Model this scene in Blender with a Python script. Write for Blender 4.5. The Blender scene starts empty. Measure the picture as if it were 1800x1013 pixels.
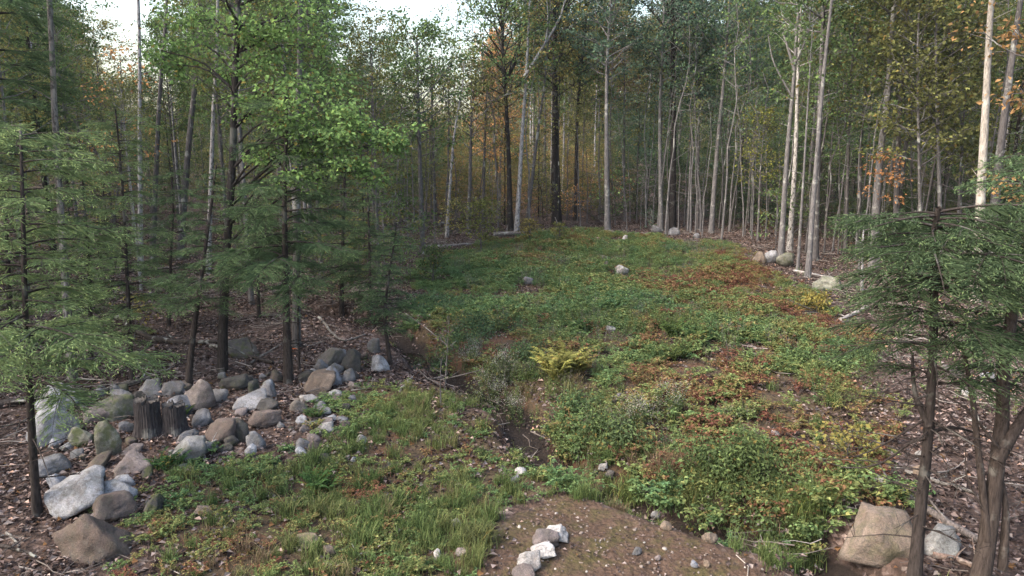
import bpy, bmesh, math, random
import numpy as np

# ------------------------------------------------------------------ camera, sky, sun, exposure
SC = bpy.context.scene
COL = SC.collection
CAM_H = 5.0
PITCH = math.radians(10.5)
FPX = 1216.0                                   # focal length in pixels of the 1800 px wide photograph
cam_data = bpy.data.cameras.new('camera')
cam_data.sensor_width = 36.0
cam_data.lens = 36.0 * FPX / 1800.0
cam_data.clip_end = 3000.0
cam = bpy.data.objects.new('camera', cam_data)
cam.location = (0, 0, CAM_H)
cam.rotation_euler = (math.pi / 2 - PITCH, 0, 0)
COL.objects.link(cam)
SC.camera = cam

SUN_EL, SUN_AZ = math.radians(46), math.radians(-112)   # azimuth from the view direction, negative = left
world = bpy.data.worlds.new('World')
SC.world = world
world.use_nodes = True
wn = world.node_tree.nodes
sky = wn.new('ShaderNodeTexSky')
sky.sky_type = 'NISHITA'
sky.sun_disc = False
sky.sun_elevation = SUN_EL
sky.sun_rotation = SUN_AZ
sky.air_density = 1.5
sky.dust_density = 5.0
sky.ozone_density = 0.6
wn['Background'].inputs['Strength'].default_value = 0.15
world.node_tree.links.new(sky.outputs['Color'], wn['Background'].inputs['Color'])
sun_data = bpy.data.lights.new('sun', 'SUN')
sun_data.energy = 1.0
sun_data.angle = math.radians(28)
sun_data.color = (1.0, 0.95, 0.87)
sun = bpy.data.objects.new('sun', sun_data)
sun.rotation_euler = (math.pi / 2 - SUN_EL, 0, math.pi - SUN_AZ)
sun.location = (-30, 0, 40)
COL.objects.link(sun)
SC.view_settings.view_transform = 'Standard'
SC.view_settings.look = 'None'
SC.view_settings.gamma = 1.0
SC.view_settings.exposure = 1.88
SC.render.engine = 'CYCLES'
SC.cycles.max_bounces = 4
SC.cycles.diffuse_bounces = 2
SC.cycles.glossy_bounces = 2
SC.cycles.transmission_bounces = 2
SC.cycles.adaptive_threshold = 0.008
SC.cycles.sample_clamp_indirect = 4.0
SC.cycles.use_denoising = True

rng = np.random.default_rng(11)
random.seed(5)

# ------------------------------------------------------------------ small numeric helpers
def _hash(ix, iy, iz, seed):
    n = (ix * 374761393 + iy * 668265263 + iz * 1440662683 + seed * 974634777) & 0xffffffff
    n = ((n ^ (n >> 13)) * 1274126177) & 0xffffffff
    n = n ^ (n >> 16)
    return (n & 0xffff) / 65535.0

def noise3(x, y, z, seed=0):
    x, y, z = np.broadcast_arrays(np.asarray(x, float), np.asarray(y, float), np.asarray(z, float))
    ix, iy, iz = (np.floor(v).astype(np.int64) for v in (x, y, z))
    fx, fy, fz = x - ix, y - iy, z - iz
    fx, fy, fz = (f * f * (3 - 2 * f) for f in (fx, fy, fz))
    r = 0
    for dx in (0, 1):
        for dy in (0, 1):
            for dz in (0, 1):
                w = (fx if dx else 1 - fx) * (fy if dy else 1 - fy) * (fz if dz else 1 - fz)
                r = r + w * _hash(ix + dx, iy + dy, iz + dz, seed)
    return r * 2 - 1

def noise2(x, y, seed=0):
    x, y = np.broadcast_arrays(np.asarray(x, float), np.asarray(y, float))
    ix, iy = np.floor(x).astype(np.int64), np.floor(y).astype(np.int64)
    fx, fy = x - ix, y - iy
    fx, fy = fx * fx * (3 - 2 * fx), fy * fy * (3 - 2 * fy)
    h = lambda a, b: _hash(ix + a, iy + b, 0, seed)
    return ((h(0, 0) * (1 - fx) + h(1, 0) * fx) * (1 - fy) + (h(0, 1) * (1 - fx) + h(1, 1) * fx) * fy) * 2 - 1

def fbm2(x, y, seed=0, o=3):
    r, a = 0, 1.0
    for i in range(o):
        r = r + a * noise2(np.asarray(x) * 2 ** i + 17.3 * i, np.asarray(y) * 2 ** i - 9.1 * i, seed + i)
        a *= 0.5
    return r

def sstep(a, b, x):
    t = np.clip((np.asarray(x, float) - a) / (b - a), 0, 1)
    return t * t * (3 - 2 * t)

def norm(v):
    v = np.asarray(v, float)
    return v / np.maximum(np.linalg.norm(v, axis=-1, keepdims=True), 1e-9)

def ray(px, py):
    a, b = (px - 900.0) / FPX, (506.5 - py) / FPX
    return np.array([a, math.cos(PITCH) + b * math.sin(PITCH), -math.sin(PITCH) + b * math.cos(PITCH)])

def soft(x, k):
    return 0.5 * (x + np.sqrt(x * x + k * k))

def macro(x, y):
    """broad lie of the land"""
    x, y = np.asarray(x, float), np.asarray(y, float)
    z = 0.032 * soft(y - 13, 4) + 0.045 * soft(y - 40, 8) - 0.07 * soft(y - 115, 20)
    z = z + 2.4 * np.tanh(0.0208 * soft(-x - 7, 3)) * sstep(10, 30, y) + 2.2 * np.tanh(0.0205 * soft(x - 8, 3)) * sstep(8, 22, y)
    z = z + 0.35 * np.exp(-(((x - 4.5) / 5.5) ** 2 + ((y - 16) / 6) ** 2))
    return z - 0.1

def march(px, py, fn):
    d = ray(px, py)
    t = np.concatenate([np.arange(3, 40, 0.06), np.arange(40, 220, 0.3)])
    z = CAM_H + d[2] * t - fn(d[0] * t, d[1] * t)
    i = int(np.argmax(z < 0)) if (z < 0).any() else len(t) - 1
    i = max(i, 1)
    a = z[i - 1] / (z[i - 1] - z[i] + 1e-9)
    tt = t[i - 1] + a * (t[i] - t[i - 1])
    return np.array([d[0] * tt, d[1] * tt])

STREAM = np.array([march(*p, macro) for p in [(560, 545), (650, 560), (705, 578), (740, 606), (800, 655), (868, 686), (932, 718), (948, 770),
                                               (1000, 815), (1090, 852), (1185, 888), (1290, 922), (1420, 955), (1560, 1060), (1700, 1200)]])
CLEAR = np.array([march(*p, macro) for p in [(690, 600), (722, 545), (752, 462), (850, 425), (1000, 408), (1150, 418), (1290, 440), (1390, 490),
                                              (1440, 545), (1530, 615), (1545, 730), (1440, 800), (1475, 880), (1420, 930), (1300, 940), (1090, 852), (950, 775), (930, 715), (800, 655)]])
MEADOW = np.array([march(*p, macro) for p in [(640, 700), (770, 690), (890, 735), (1000, 815), (1060, 850), (900, 885), (850, 940), (840, 1200), (150, 1200), (230, 1010),
                                               (245, 900), (300, 850), (400, 812), (520, 812), (600, 770), (590, 715)]])
ROADBED = np.array([march(*p, macro) for p in [(850, 930), (905, 885), (1050, 862), (1150, 902), (1275, 950), (1380, 1040), (1440, 1250), (820, 1250)]])

def seg_dist(x, y, poly, closed=False):
    n = len(poly)
    best = np.full(np.shape(x), 1e9)
    for i in range(n if closed else n - 1):
        a, b = poly[i], poly[(i + 1) % n]
        ab = b - a
        t = np.clip(((x - a[0]) * ab[0] + (y - a[1]) * ab[1]) / (ab @ ab), 0, 1)
        best = np.minimum(best, np.hypot(x - a[0] - t * ab[0], y - a[1] - t * ab[1]))
    return best

def poly_sd(x, y, poly):
    """positive inside"""
    x, y = np.asarray(x, float), np.asarray(y, float)
    ins = np.zeros(np.shape(x), bool)
    n = len(poly)
    for i in range(n):
        a, b = poly[i], poly[(i + 1) % n]
        c = (a[1] > y) != (b[1] > y)
        with np.errstate(divide='ignore', invalid='ignore'):
            xi = a[0] + (y - a[1]) * (b[0] - a[0]) / (b[1] - a[1] if b[1] != a[1] else 1e-9)
        ins ^= c & (x < xi)
    d = seg_dist(x, y, poly, True)
    return np.where(ins, d, -d)

def stream_d(x, y):
    return seg_dist(x, y, STREAM) + 0.22 * noise2(np.asarray(x) * 1.3, np.asarray(y) * 1.3, 5)

def H(x, y):
    x, y = np.asarray(x, float), np.asarray(y, float)
    z = macro(x, y) + 0.13 * noise2(x * 0.23, y * 0.23, 1) + 0.07 * noise2(x * 0.7, y * 0.7, 2) + 0.025 * noise2(x * 2.1, y * 2.1, 3)
    z = z - 0.58 * (1 - sstep(0.2, 0.85, stream_d(x, y)))
    return z

def at(px, py):
    p = march(px, py, H)
    return np.array([p[0], p[1], float(H(p[0], p[1]))])

def project(p):
    v = np.asarray(p, float) - np.array([0, 0, CAM_H])
    f = v[..., 1] * math.cos(PITCH) - v[..., 2] * math.sin(PITCH)
    u = v[..., 1] * math.sin(PITCH) + v[..., 2] * math.cos(PITCH)
    return 900 + FPX * v[..., 0] / f, 506.5 - FPX * u / f, f

# ------------------------------------------------------------------ mesh helpers
class Geo:
    def __init__(self):
        self.v, self.f4, self.f3, self.r4, self.r3, self.n = [], [], [], [], [], 0
    def add(self, v, f, r=0.5):
        v, f = np.asarray(v, float).reshape(-1, 3), np.asarray(f, np.int64)
        if len(f) == 0: return
        rr = np.broadcast_to(np.asarray(r, float), (len(f),))
        if f.shape[1] == 4: self.f4.append(f + self.n); self.r4.append(rr)
        else: self.f3.append(f + self.n); self.r3.append(rr)
        self.v.append(v); self.n += len(v)
    def mesh(self, name, mat, smooth=True):
        me = bpy.data.meshes.new(name)
        if not self.v: return me
        v = np.concatenate(self.v)
        f4 = np.concatenate(self.f4) if self.f4 else np.zeros((0, 4), np.int64)
        f3 = np.concatenate(self.f3) if self.f3 else np.zeros((0, 3), np.int64)
        loops = np.concatenate([f4.ravel(), f3.ravel()]).astype(np.int32)
        n4, n3 = len(f4), len(f3)
        starts = np.concatenate([np.arange(n4) * 4, n4 * 4 + np.arange(n3) * 3]).astype(np.int32)
        me.vertices.add(len(v)); me.loops.add(len(loops)); me.polygons.add(n4 + n3)
        me.vertices.foreach_set('co', v.astype(np.float32).ravel())
        me.loops.foreach_set('vertex_index', loops)
        me.polygons.foreach_set('loop_start', starts)
        me.polygons.foreach_set('use_smooth', np.full(n4 + n3, smooth))
        a = me.attributes.new('rnd', 'FLOAT', 'FACE')
        r = np.concatenate(([np.concatenate(self.r4)] if self.r4 else []) + ([np.concatenate(self.r3)] if self.r3 else []))
        a.data.foreach_set('value', r.astype(np.float32))
        me.update(calc_edges=True)
        if mat: me.materials.append(mat)
        return me

def frames(P):
    T = norm(np.gradient(P, axis=0))
    ref = np.array([0.0, 0, 1]) if abs(T[0, 2]) < 0.8 else np.array([1.0, 0, 0])
    N = np.zeros_like(P)
    n = ref
    for i in range(len(P)):
        n = n - T[i] * (n @ T[i]); n = n / (np.linalg.norm(n) + 1e-9); N[i] = n
    return T, N, np.cross(T, N)

def tube(g, P, R, sides=6, r=0.5, caps=False, rough=0.0):
    P = np.asarray(P, float); R = np.broadcast_to(np.asarray(R, float), (len(P),))
    T, N, B = frames(P)
    a = np.arange(sides) * 2 * math.pi / sides
    ring = N[:, None, :] * np.cos(a)[None, :, None] + B[:, None, :] * np.sin(a)[None, :, None]
    rad = R[:, None]
    if rough: rad = rad * (1 + rough * rng.uniform(-1, 1, (len(P), sides)))
    V = P[:, None, :] + ring * rad[:, :, None] if rough else P[:, None, :] + ring * R[:, None, None]
    k = len(P)
    i, j = np.meshgrid(np.arange(k - 1), np.arange(sides), indexing='ij')
    j2 = (j + 1) % sides
    F = np.stack([i * sides + j, i * sides + j2, (i + 1) * sides + j2, (i + 1) * sides + j], -1).reshape(-1, 4)
    base = g.n
    g.add(V.reshape(-1, 3), F, r)
    if caps:
        for e, c in ((0, P[0] - T[0] * R[0] * 0.05), (k - 1, P[-1] + T[-1] * R[-1] * 0.05)):
            vv = np.vstack([V[e], c[None]])
            q = np.array([[m, (m + 1) % sides, sides] for m in range(sides)])
            if e == 0: q = q[:, ::-1]
            g.add(vv, q, r)

def blades(g, C, D, Nn, L, W, r, fold=0.25):
    """kite-shaped leaves: base at C, pointing along D, face normal near Nn"""
    n = len(C)
    if n == 0: return
    D = norm(D); S = norm(np.cross(D, Nn)); U = np.cross(S, D)
    L = np.broadcast_to(np.asarray(L, float), (n,))[:, None]; W = np.broadcast_to(np.asarray(W, float), (n,))[:, None]
    mid = C + D * L * 0.45
    v = np.stack([C, mid + S * W * 0.5 + U * W * fold, C + D * L - U * L * 0.12, mid - S * W * 0.5 + U * W * fold], 1)
    k = np.arange(n)[:, None] * 4
    f = np.concatenate([k + np.array([0, 1, 2]), k + np.array([0, 2, 3])], 1).reshape(-1, 3)
    g.add(v.reshape(-1, 3), f, np.repeat(np.broadcast_to(np.asarray(r, float), (n,)), 2))

def rvec(n):
    return norm(rng.normal(size=(n, 3)))

def obj(name, me, parent=None, loc=None, color=None):
    o = bpy.data.objects.new(name, me)
    COL.objects.link(o)
    if parent is not None: o.parent = parent
    if loc is not None: o.location = tuple(loc)
    if color is not None: o.color = (*color, 1)
    return o

def tag(o, label=None, cat=None, group=None, kind=None):
    if label: o['label'] = label
    if cat: o['category'] = cat
    if group: o['group'] = group
    if kind: o['kind'] = kind
    return o

# ------------------------------------------------------------------ materials
class NT:
    def __init__(self, name):
        self.m = bpy.data.materials.new(name); self.m.use_nodes = True
        self.t = self.m.node_tree; self.t.nodes.clear()
    def n(self, typ, ins=None, **kw):
        nd = self.t.nodes.new('ShaderNode' + typ)
        for k, v in kw.items(): setattr(nd, k, v)
        for k, v in (ins or {}).items():
            s = nd.inputs[k]
            if isinstance(v, bpy.types.NodeSocket): self.t.links.new(v, s)
            else: s.default_value = v
        return nd
    def ramp(self, fac, stops, interp='LINEAR'):
        nd = self.t.nodes.new('ShaderNodeValToRGB')
        cr = nd.color_ramp; cr.interpolation = interp
        while len(cr.elements) < len(stops): cr.elements.new(0.5)
        for e, (p, c) in zip(cr.elements, stops):
            e.position = p; e.color = (*c, 1) if len(c) == 3 else c
        self.t.links.new(fac, nd.inputs[0])
        return nd.outputs[0]
    def mix(self, fac, a, b, typ='MIX'):
        nd = self.t.nodes.new('ShaderNodeMix'); nd.data_type = 'RGBA'; nd.blend_type = typ
        for s, v in ((nd.inputs[0], fac), (nd.inputs[6], a), (nd.inputs[7], b)):
            if isinstance(v, bpy.types.NodeSocket): self.t.links.new(v, s)
            elif isinstance(v, (int, float)): s.default_value = v
            else: s.default_value = (*v, 1)
        return nd.outputs[2]
    def math(self, op, a, b=0.0):
        nd = self.t.nodes.new('ShaderNodeMath'); nd.operation = op
        for s, v in ((nd.inputs[0], a), (nd.inputs[1], b)):
            if isinstance(v, bpy.types.NodeSocket): self.t.links.new(v, s)
            else: s.default_value = v
        return nd.outputs[0]
    def noise(self, vec, scale, detail=3, rough=0.55, out=0):
        return self.n('TexNoise', {'Vector': vec, 'Scale': scale, 'Detail': detail, 'Roughness': rough}).outputs[out]
    def out(self, sh):
        o = self.n('OutputMaterial'); self.t.links.new(sh, o.inputs['Surface']); return self.m
    def attr(self, name, typ='GEOMETRY', out='Fac'):
        return self.n('Attribute', attribute_type=typ, attribute_name=name).outputs[out]
    def principled(self, col, rough=0.85, bump=None, bs=0.3, bd=0.02, spec=0.25):
        p = self.n('BsdfPrincipled', {'Roughness': rough, 'Specular IOR Level': spec})
        if isinstance(col, bpy.types.NodeSocket): self.t.links.new(col, p.inputs['Base Color'])
        else: p.inputs['Base Color'].default_value = (*col, 1)
        if bump is not None:
            b = self.n('Bump', {'Strength': bs, 'Distance': bd, 'Height': bump}); self.t.links.new(b.outputs[0], p.inputs['Normal'])
        return self.out(p.outputs[0])
    def leafy(self, col, trans=0.35):
        col = self.n('HueSaturation', {'Saturation': 0.84, 'Value': 1.05, 'Color': col}).outputs[0]
        d = self.n('BsdfDiffuse', {'Color': col}); t = self.n('BsdfTranslucent', {'Color': col})
        mx = self.n('MixShader', {0: trans, 1: d.outputs[0], 2: t.outputs[0]})
        return self.out(mx.outputs[0])

def mat_leaf_object():
    k = NT('broad_leaf')
    base = k.n('ObjectInfo').outputs['Color']
    r = k.attr('rnd')
    val = k.ramp(r, [(0, (0.45,) * 3), (0.6, (1.0,) * 3), (0.9, (1.5, 1.5, 1.2)), (1, (1.9, 1.6, 0.9))])
    c = k.mix(1.0, base, val, 'MULTIPLY')
    late = k.ramp(r, [(0.955, (0, 0, 0)), (0.97, (1, 1, 1))])
    c = k.mix(k.math('MULTIPLY', late, 0.8), c, (0.20, 0.12, 0.02))
    return k.leafy(c, 0.42)

def mat_needle():
    k = NT('hemlock_needle')
    base = k.n('ObjectInfo').outputs['Color']
    r = k.attr('rnd')
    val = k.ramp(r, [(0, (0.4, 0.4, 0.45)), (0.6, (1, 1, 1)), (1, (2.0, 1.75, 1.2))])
    return k.leafy(k.mix(1.0, base, val, 'MULTIPLY'), 0.3)

def mat_ramp_leaf(name, stops, tw=0.75, trans=0.35):
    """leaves whose colour follows the plant's own tint plus a spread from leaf to leaf"""
    k = NT(name)
    t = k.attr('tint', 'INSTANCER'); r = k.attr('rnd')
    f = k.math('ADD', k.math('MULTIPLY', t, tw), k.math('MULTIPLY', r, 1 - tw))
    c = k.ramp(f, stops)
    v = k.ramp(k.math('FRACT', k.math('MULTIPLY', r, 7.3)), [(0, (0.45,) * 3), (0.6, (1.0,) * 3), (1, (1.7,) * 3)])
    return k.leafy(k.mix(1.0, c, v, 'MULTIPLY'), trans)

def mat_bark(name, scale=6, pale=False, birch=False):
    k = NT(name)
    co = k.n('TexCoord').outputs['Object']
    base = k.n('ObjectInfo').outputs['Color']
    mp = k.n('Mapping', {'Vector': co, 'Scale': (1, 1, 0.18)}).outputs[0]
    n1 = k.noise(mp, scale * 5, 5, 0.65)
    v = k.ramp(n1, [(0.3, (0.35,) * 3), (0.55, (1.0,) * 3), (0.75, (1.45,) * 3)])
    c = k.mix(1.0, base, v, 'MULTIPLY')
    if birch:
        mp2 = k.n('Mapping', {'Vector': co, 'Scale': (5.0, 5.0, 2.2)}).outputs[0]
        n2 = k.noise(mp2, 2.2, 5, 0.75)
        d = k.ramp(n2, [(0.52, (0, 0, 0)), (0.58, (1, 1, 1))])
        c = k.mix(k.math('MULTIPLY', d, 0.85), c, (0.05, 0.045, 0.045))
    else:
        n3 = k.noise(co, 2.3, 4, 0.6)                         # pale lichen blotches
        d = k.ramp(n3, [(0.56, (0, 0, 0)), (0.64, (1, 1, 1))])
        c = k.mix(k.math('MULTIPLY', d, 0.55 if pale else 0.18), c, (0.42, 0.43, 0.40))
    return k.principled(c, 0.92, n1, 0.7, 0.03, 0.15)

def mat_rock():
    k = NT('granite')
    co = k.n('TexCoord').outputs['Object']
    info = k.n('ObjectInfo')
    off = k.n('VectorMath', {0: co, 1: k.n('CombineXYZ', {0: k.math('MULTIPLY', info.outputs['Random'], 91.0), 1: k.math('MULTIPLY', info.outputs['Random'], 37.0)}).outputs[0]}, operation='ADD').outputs[0]
    n1 = k.noise(off, 2.2, 6, 0.62)
    n2 = k.noise(off, 9.0, 5, 0.7)
    n3 = k.noise(off, 60.0, 3, 0.7)
    v = k.ramp(n1, [(0.30, (0.38,) * 3), (0.48, (0.9,) * 3), (0.68, (1.45,) * 3)])
    c = k.mix(1.0, info.outputs['Color'], v, 'MULTIPLY')
    st = k.ramp(n2, [(0.48, (0, 0, 0)), (0.62, (1, 1, 1))])
    c = k.mix(k.math('MULTIPLY', st, 0.6), c, (0.10, 0.09, 0.08))
    tan = k.ramp(k.noise(off, 3.7, 4, 0.6), [(0.55, (0, 0, 0)), (0.7, (1, 1, 1))])
    c = k.mix(k.math('MULTIPLY', tan, 0.3), c, (0.17, 0.115, 0.08))
    sp = k.ramp(n3, [(0.35, (0.7,) * 3), (0.65, (1.2,) * 3)])
    c = k.mix(1.0, c, sp, 'MULTIPLY')
    moss = k.attr('moss')
    mm = k.math('MULTIPLY', moss, k.ramp(k.noise(off, 6.0, 4), [(0.48, (0, 0, 0)), (0.6, (1, 1, 1))]))
    c = k.mix(mm, c, (0.07, 0.085, 0.025))
    h = k.math('ADD', k.math('MULTIPLY', n2, 0.7), k.math('MULTIPLY', n3, 0.3))
    return k.principled(c, 0.85, h, 1.0, 0.07, 0.3)

def mat_ground():
    k = NT('forest_ground')
    co = k.n('TexCoord').outputs['Object']
    vor = k.n('TexVoronoi', {'Vector': co, 'Scale': 13.0, 'Randomness': 1.0})
    sep = k.n('SeparateColor', {0: vor.outputs['Color']})
    n1 = k.noise(co, 0.8, 5, 0.6); n2 = k.noise(co, 6.0, 5, 0.65); n3 = k.noise(co, 30.0, 4, 0.7)
    litter = k.ramp(sep.outputs[0], [(0, (0.036, 0.025, 0.022)), (0.35, (0.075, 0.050, 0.042)), (0.65, (0.12, 0.080, 0.067)), (0.86, (0.19, 0.14, 0.125)), (1, (0.28, 0.23, 0.21))])
    litter = k.mix(k.ramp(n2, [(0.38, (0.85,) * 3), (0.62, (0, 0, 0))]), litter, (0.035, 0.024, 0.020))
    green = k.ramp(n2, [(0.25, (0.028, 0.020, 0.015)), (0.45, (0.060, 0.043, 0.028)), (0.6, (0.075, 0.055, 0.034)), (0.8, (0.065, 0.072, 0.028))])
    red = k.ramp(k.noise(co, 1.7, 5, 0.7), [(0.5, (0, 0, 0)), (0.62, (1, 1, 1))])
    green = k.mix(k.math('MULTIPLY', red, 0.65), green, (0.10, 0.045, 0.026))
    dirt = k.ramp(n2, [(0.25, (0.026, 0.017, 0.012)), (0.5, (0.062, 0.038, 0.027)), (0.75, (0.098, 0.064, 0.048))])
    dirt = k.mix(k.ramp(n3, [(0.45, (0, 0, 0)), (0.75, (0.8,) * 3)]), dirt, (0.13, 0.092, 0.072))
    dirt = k.mix(k.ramp(k.noise(co, 2.4, 5, 0.7), [(0.47, (0, 0, 0)), (0.62, (0.85,) * 3)]), dirt, (0.060, 0.052, 0.022))
    jig = k.math('MULTIPLY', k.math('SUBTRACT', n2, 0.5), 1.3)
    def m(a):
        return k.ramp(k.math('ADD', k.attr(a), jig), [(0.35, (0, 0, 0)), (0.65, (1, 1, 1))])
    c = k.mix(m('green'), litter, green)
    c = k.mix(m('dirt'), c, dirt)
    c = k.mix(m('wet'), c, (0.020, 0.015, 0.013))
    h = k.math('ADD', k.math('MULTIPLY', n3, 0.4), k.math('ADD', n2, k.math('MULTIPLY', vor.outputs['Distance'], 0.6)))
    return k.principled(c, 0.9, h, 0.8, 0.08, 0.2)

M = {}
M['leaf'] = mat_leaf_object()
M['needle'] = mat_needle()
M['bark'] = mat_bark('grey_bark', 6, pale=True)
M['bark_dark'] = mat_bark('dark_bark', 7)
M['birch'] = mat_bark('birch_bark', 5, birch=True)
M['rock'] = mat_rock()
M['ground'] = mat_ground()
M['bramble'] = mat_ramp_leaf('bramble_leaf', [(0.0, (0.055, 0.130, 0.055)), (0.25, (0.095, 0.175, 0.056)), (0.5, (0.145, 0.195, 0.054)), (0.66, (0.19, 0.180, 0.05)), (0.78, (0.20, 0.092, 0.040)), (1, (0.14, 0.034, 0.030))])
M['grass'] = mat_ramp_leaf('grass_blade', [(0.0, (0.045, 0.085, 0.026)), (0.45, (0.090, 0.140, 0.036)), (0.7, (0.150, 0.170, 0.05)), (0.85, (0.18, 0.125, 0.07)), (1, (0.13, 0.075, 0.055))], 0.8)
M['litter'] = mat_ramp_leaf('fallen_leaf', [(0.0, (0.034, 0.024, 0.022)), (0.3, (0.070, 0.047, 0.042)), (0.55, (0.118, 0.083, 0.077)), (0.8, (0.19, 0.145, 0.135)), (0.93, (0.28, 0.23, 0.215)), (0.965, (0.24, 0.10, 0.04)), (1, (0.24, 0.16, 0.05))], 0.0, 0.15)
M['twig'] = (lambda k: k.principled(k.ramp(k.attr('rnd'), [(0, (0.05, 0.04, 0.036)), (0.6, (0.13, 0.11, 0.10)), (1, (0.30, 0.27, 0.25))]), 0.9))(NT('dead_twig'))
M['pebble'] = (lambda k: k.principled(k.mix(1.0, k.ramp(k.attr('tint', 'INSTANCER'), [(0, (0.06, 0.045, 0.038)), (0.5, (0.12, 0.092, 0.078)), (0.93, (0.20, 0.17, 0.155)), (1, (0.36, 0.34, 0.32))]), k.ramp(k.noise(k.n('TexCoord').outputs['Object'], 8.0, 4), [(0.3, (0.6,) * 3), (0.7, (1.3,) * 3)]), 'MULTIPLY'), 0.85))(NT('pebble_stone'))
M['water'] = (lambda k: k.principled((0.012, 0.010, 0.009), 0.08, k.noise(k.n('TexCoord').outputs['Object'], 3.0, 3), 0.15, 0.02, 0.5))(NT('dark_water'))
M['tape'] = (lambda k: k.principled((0.75, 0.16, 0.04), 0.6))(NT('orange_tape'))

# ------------------------------------------------------------------ the setting: terrain and stream
def build_ground():
    ys = np.concatenate([np.linspace(-60, 4, 24)[:-1], 4 * np.exp(np.linspace(0, math.log(45 / 4), 330)), np.geomspace(45, 900, 70)[1:]])
    u = np.linspace(-1, 1, 341)
    xs = np.sign(u) * (np.abs(u) * 13 + 900 * np.abs(u) ** 9)
    X, Y = np.meshgrid(xs, ys)
    Z = H(X, Y)
    ny, nx = X.shape
    i, j = np.meshgrid(np.arange(ny - 1), np.arange(nx - 1), indexing='ij')
    F = np.stack([i * nx + j, i * nx + j + 1, (i + 1) * nx + j + 1, (i + 1) * nx + j], -1).reshape(-1, 4)
    g = Geo(); g.add(np.stack([X, Y, Z], -1).reshape(-1, 3), F)
    me = g.mesh('forest_ground', M['ground'])
    x, y = X.ravel(), Y.ravel()
    wob = 0.5 * fbm2(x * 0.6, y * 0.6, 21)
    green = sstep(-0.6, 0.6, np.maximum(poly_sd(x, y, CLEAR), poly_sd(x, y, MEADOW)) + wob)
    dirt = sstep(-0.8, 0.8, poly_sd(x, y, ROADBED) + 1.0 * wob)
    sd = stream_d(x, y)
    wet = 1 - sstep(0.2, 0.7, sd)
    for n, a in (('green', green), ('dirt', dirt), ('wet', wet)):
        at_ = me.attributes.new(n, 'FLOAT', 'POINT'); at_.data.foreach_set('value', a.astype(np.float32))
    o = obj('forest_ground', me); tag(o, 'uneven forest ground with leaf litter, clearing and dirt', kind='structure')

def build_stream():
    g = Geo()
    P = []
    for a, b in zip(STREAM[:-1], STREAM[1:]):
        n = max(2, int(np.linalg.norm(b - a) / 0.3))
        P += [a + (b - a) * t for t in np.arange(n) / n]
    P = np.array(P)
    T = norm(np.gradient(P, axis=0)); S = np.stack([-T[:, 1], T[:, 0]], 1)
    zc = macro(P[:, 0], P[:, 1])
    hc = H(P[:, 0], P[:, 1])
    k = 21
    zs = np.convolve(np.pad(hc, k // 2, mode='edge'), np.ones(k) / k, 'valid') - 0.03
    V = []
    for s in (-0.5, 0, 0.5):
        V.append(np.column_stack([P + S * s, zs]))
    V = np.stack(V, 1).reshape(-1, 3)
    i, j = np.meshgrid(np.arange(len(P) - 1), np.arange(2), indexing='ij')
    F = np.stack([i * 3 + j, i * 3 + j + 1, (i + 1) * 3 + j + 1, (i + 1) * 3 + j], -1).reshape(-1, 4)
    g.add(V, F)
    tag(obj('stream_water', g.mesh('stream_water', M['water'])), 'dark trickle of water in the ditch across the clearing', kind='structure')

build_ground(); build_stream()

# ------------------------------------------------------------------ scattering of what nobody could count
def scatter_group():
    t = bpy.data.node_groups.new('scatter', 'GeometryNodeTree')
    t.interface.new_socket('Geometry', in_out='INPUT', socket_type='NodeSocketGeometry')
    t.interface.new_socket('Collection', in_out='INPUT', socket_type='NodeSocketCollection')
    t.interface.new_socket('Geometry', in_out='OUTPUT', socket_type='NodeSocketGeometry')
    N = t.nodes
    gi, go = N.new('NodeGroupInput'), N.new('NodeGroupOutput')
    iop = N.new('GeometryNodeInstanceOnPoints'); ci = N.new('GeometryNodeCollectionInfo')
    ci.inputs['Separate Children'].default_value = True; ci.inputs['Reset Children'].default_value = True
    iop.inputs['Pick Instance'].default_value = True
    def na(name, typ):
        n = N.new('GeometryNodeInputNamedAttribute'); n.data_type = typ; n.inputs['Name'].default_value = name
        return n.outputs['Attribute']
    L = t.links.new
    L(gi.outputs['Geometry'], iop.inputs['Points']); L(gi.outputs['Collection'], ci.inputs['Collection'])
    L(ci.outputs[0], iop.inputs['Instance'])
    L(na('idx', 'INT'), iop.inputs['Instance Index']); L(na('rot', 'FLOAT_VECTOR'), iop.inputs['Rotation']); L(na('scl', 'FLOAT_VECTOR'), iop.inputs['Scale'])
    L(iop.outputs[0], go.inputs[0])
    return t
SCATTER = scatter_group()

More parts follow.
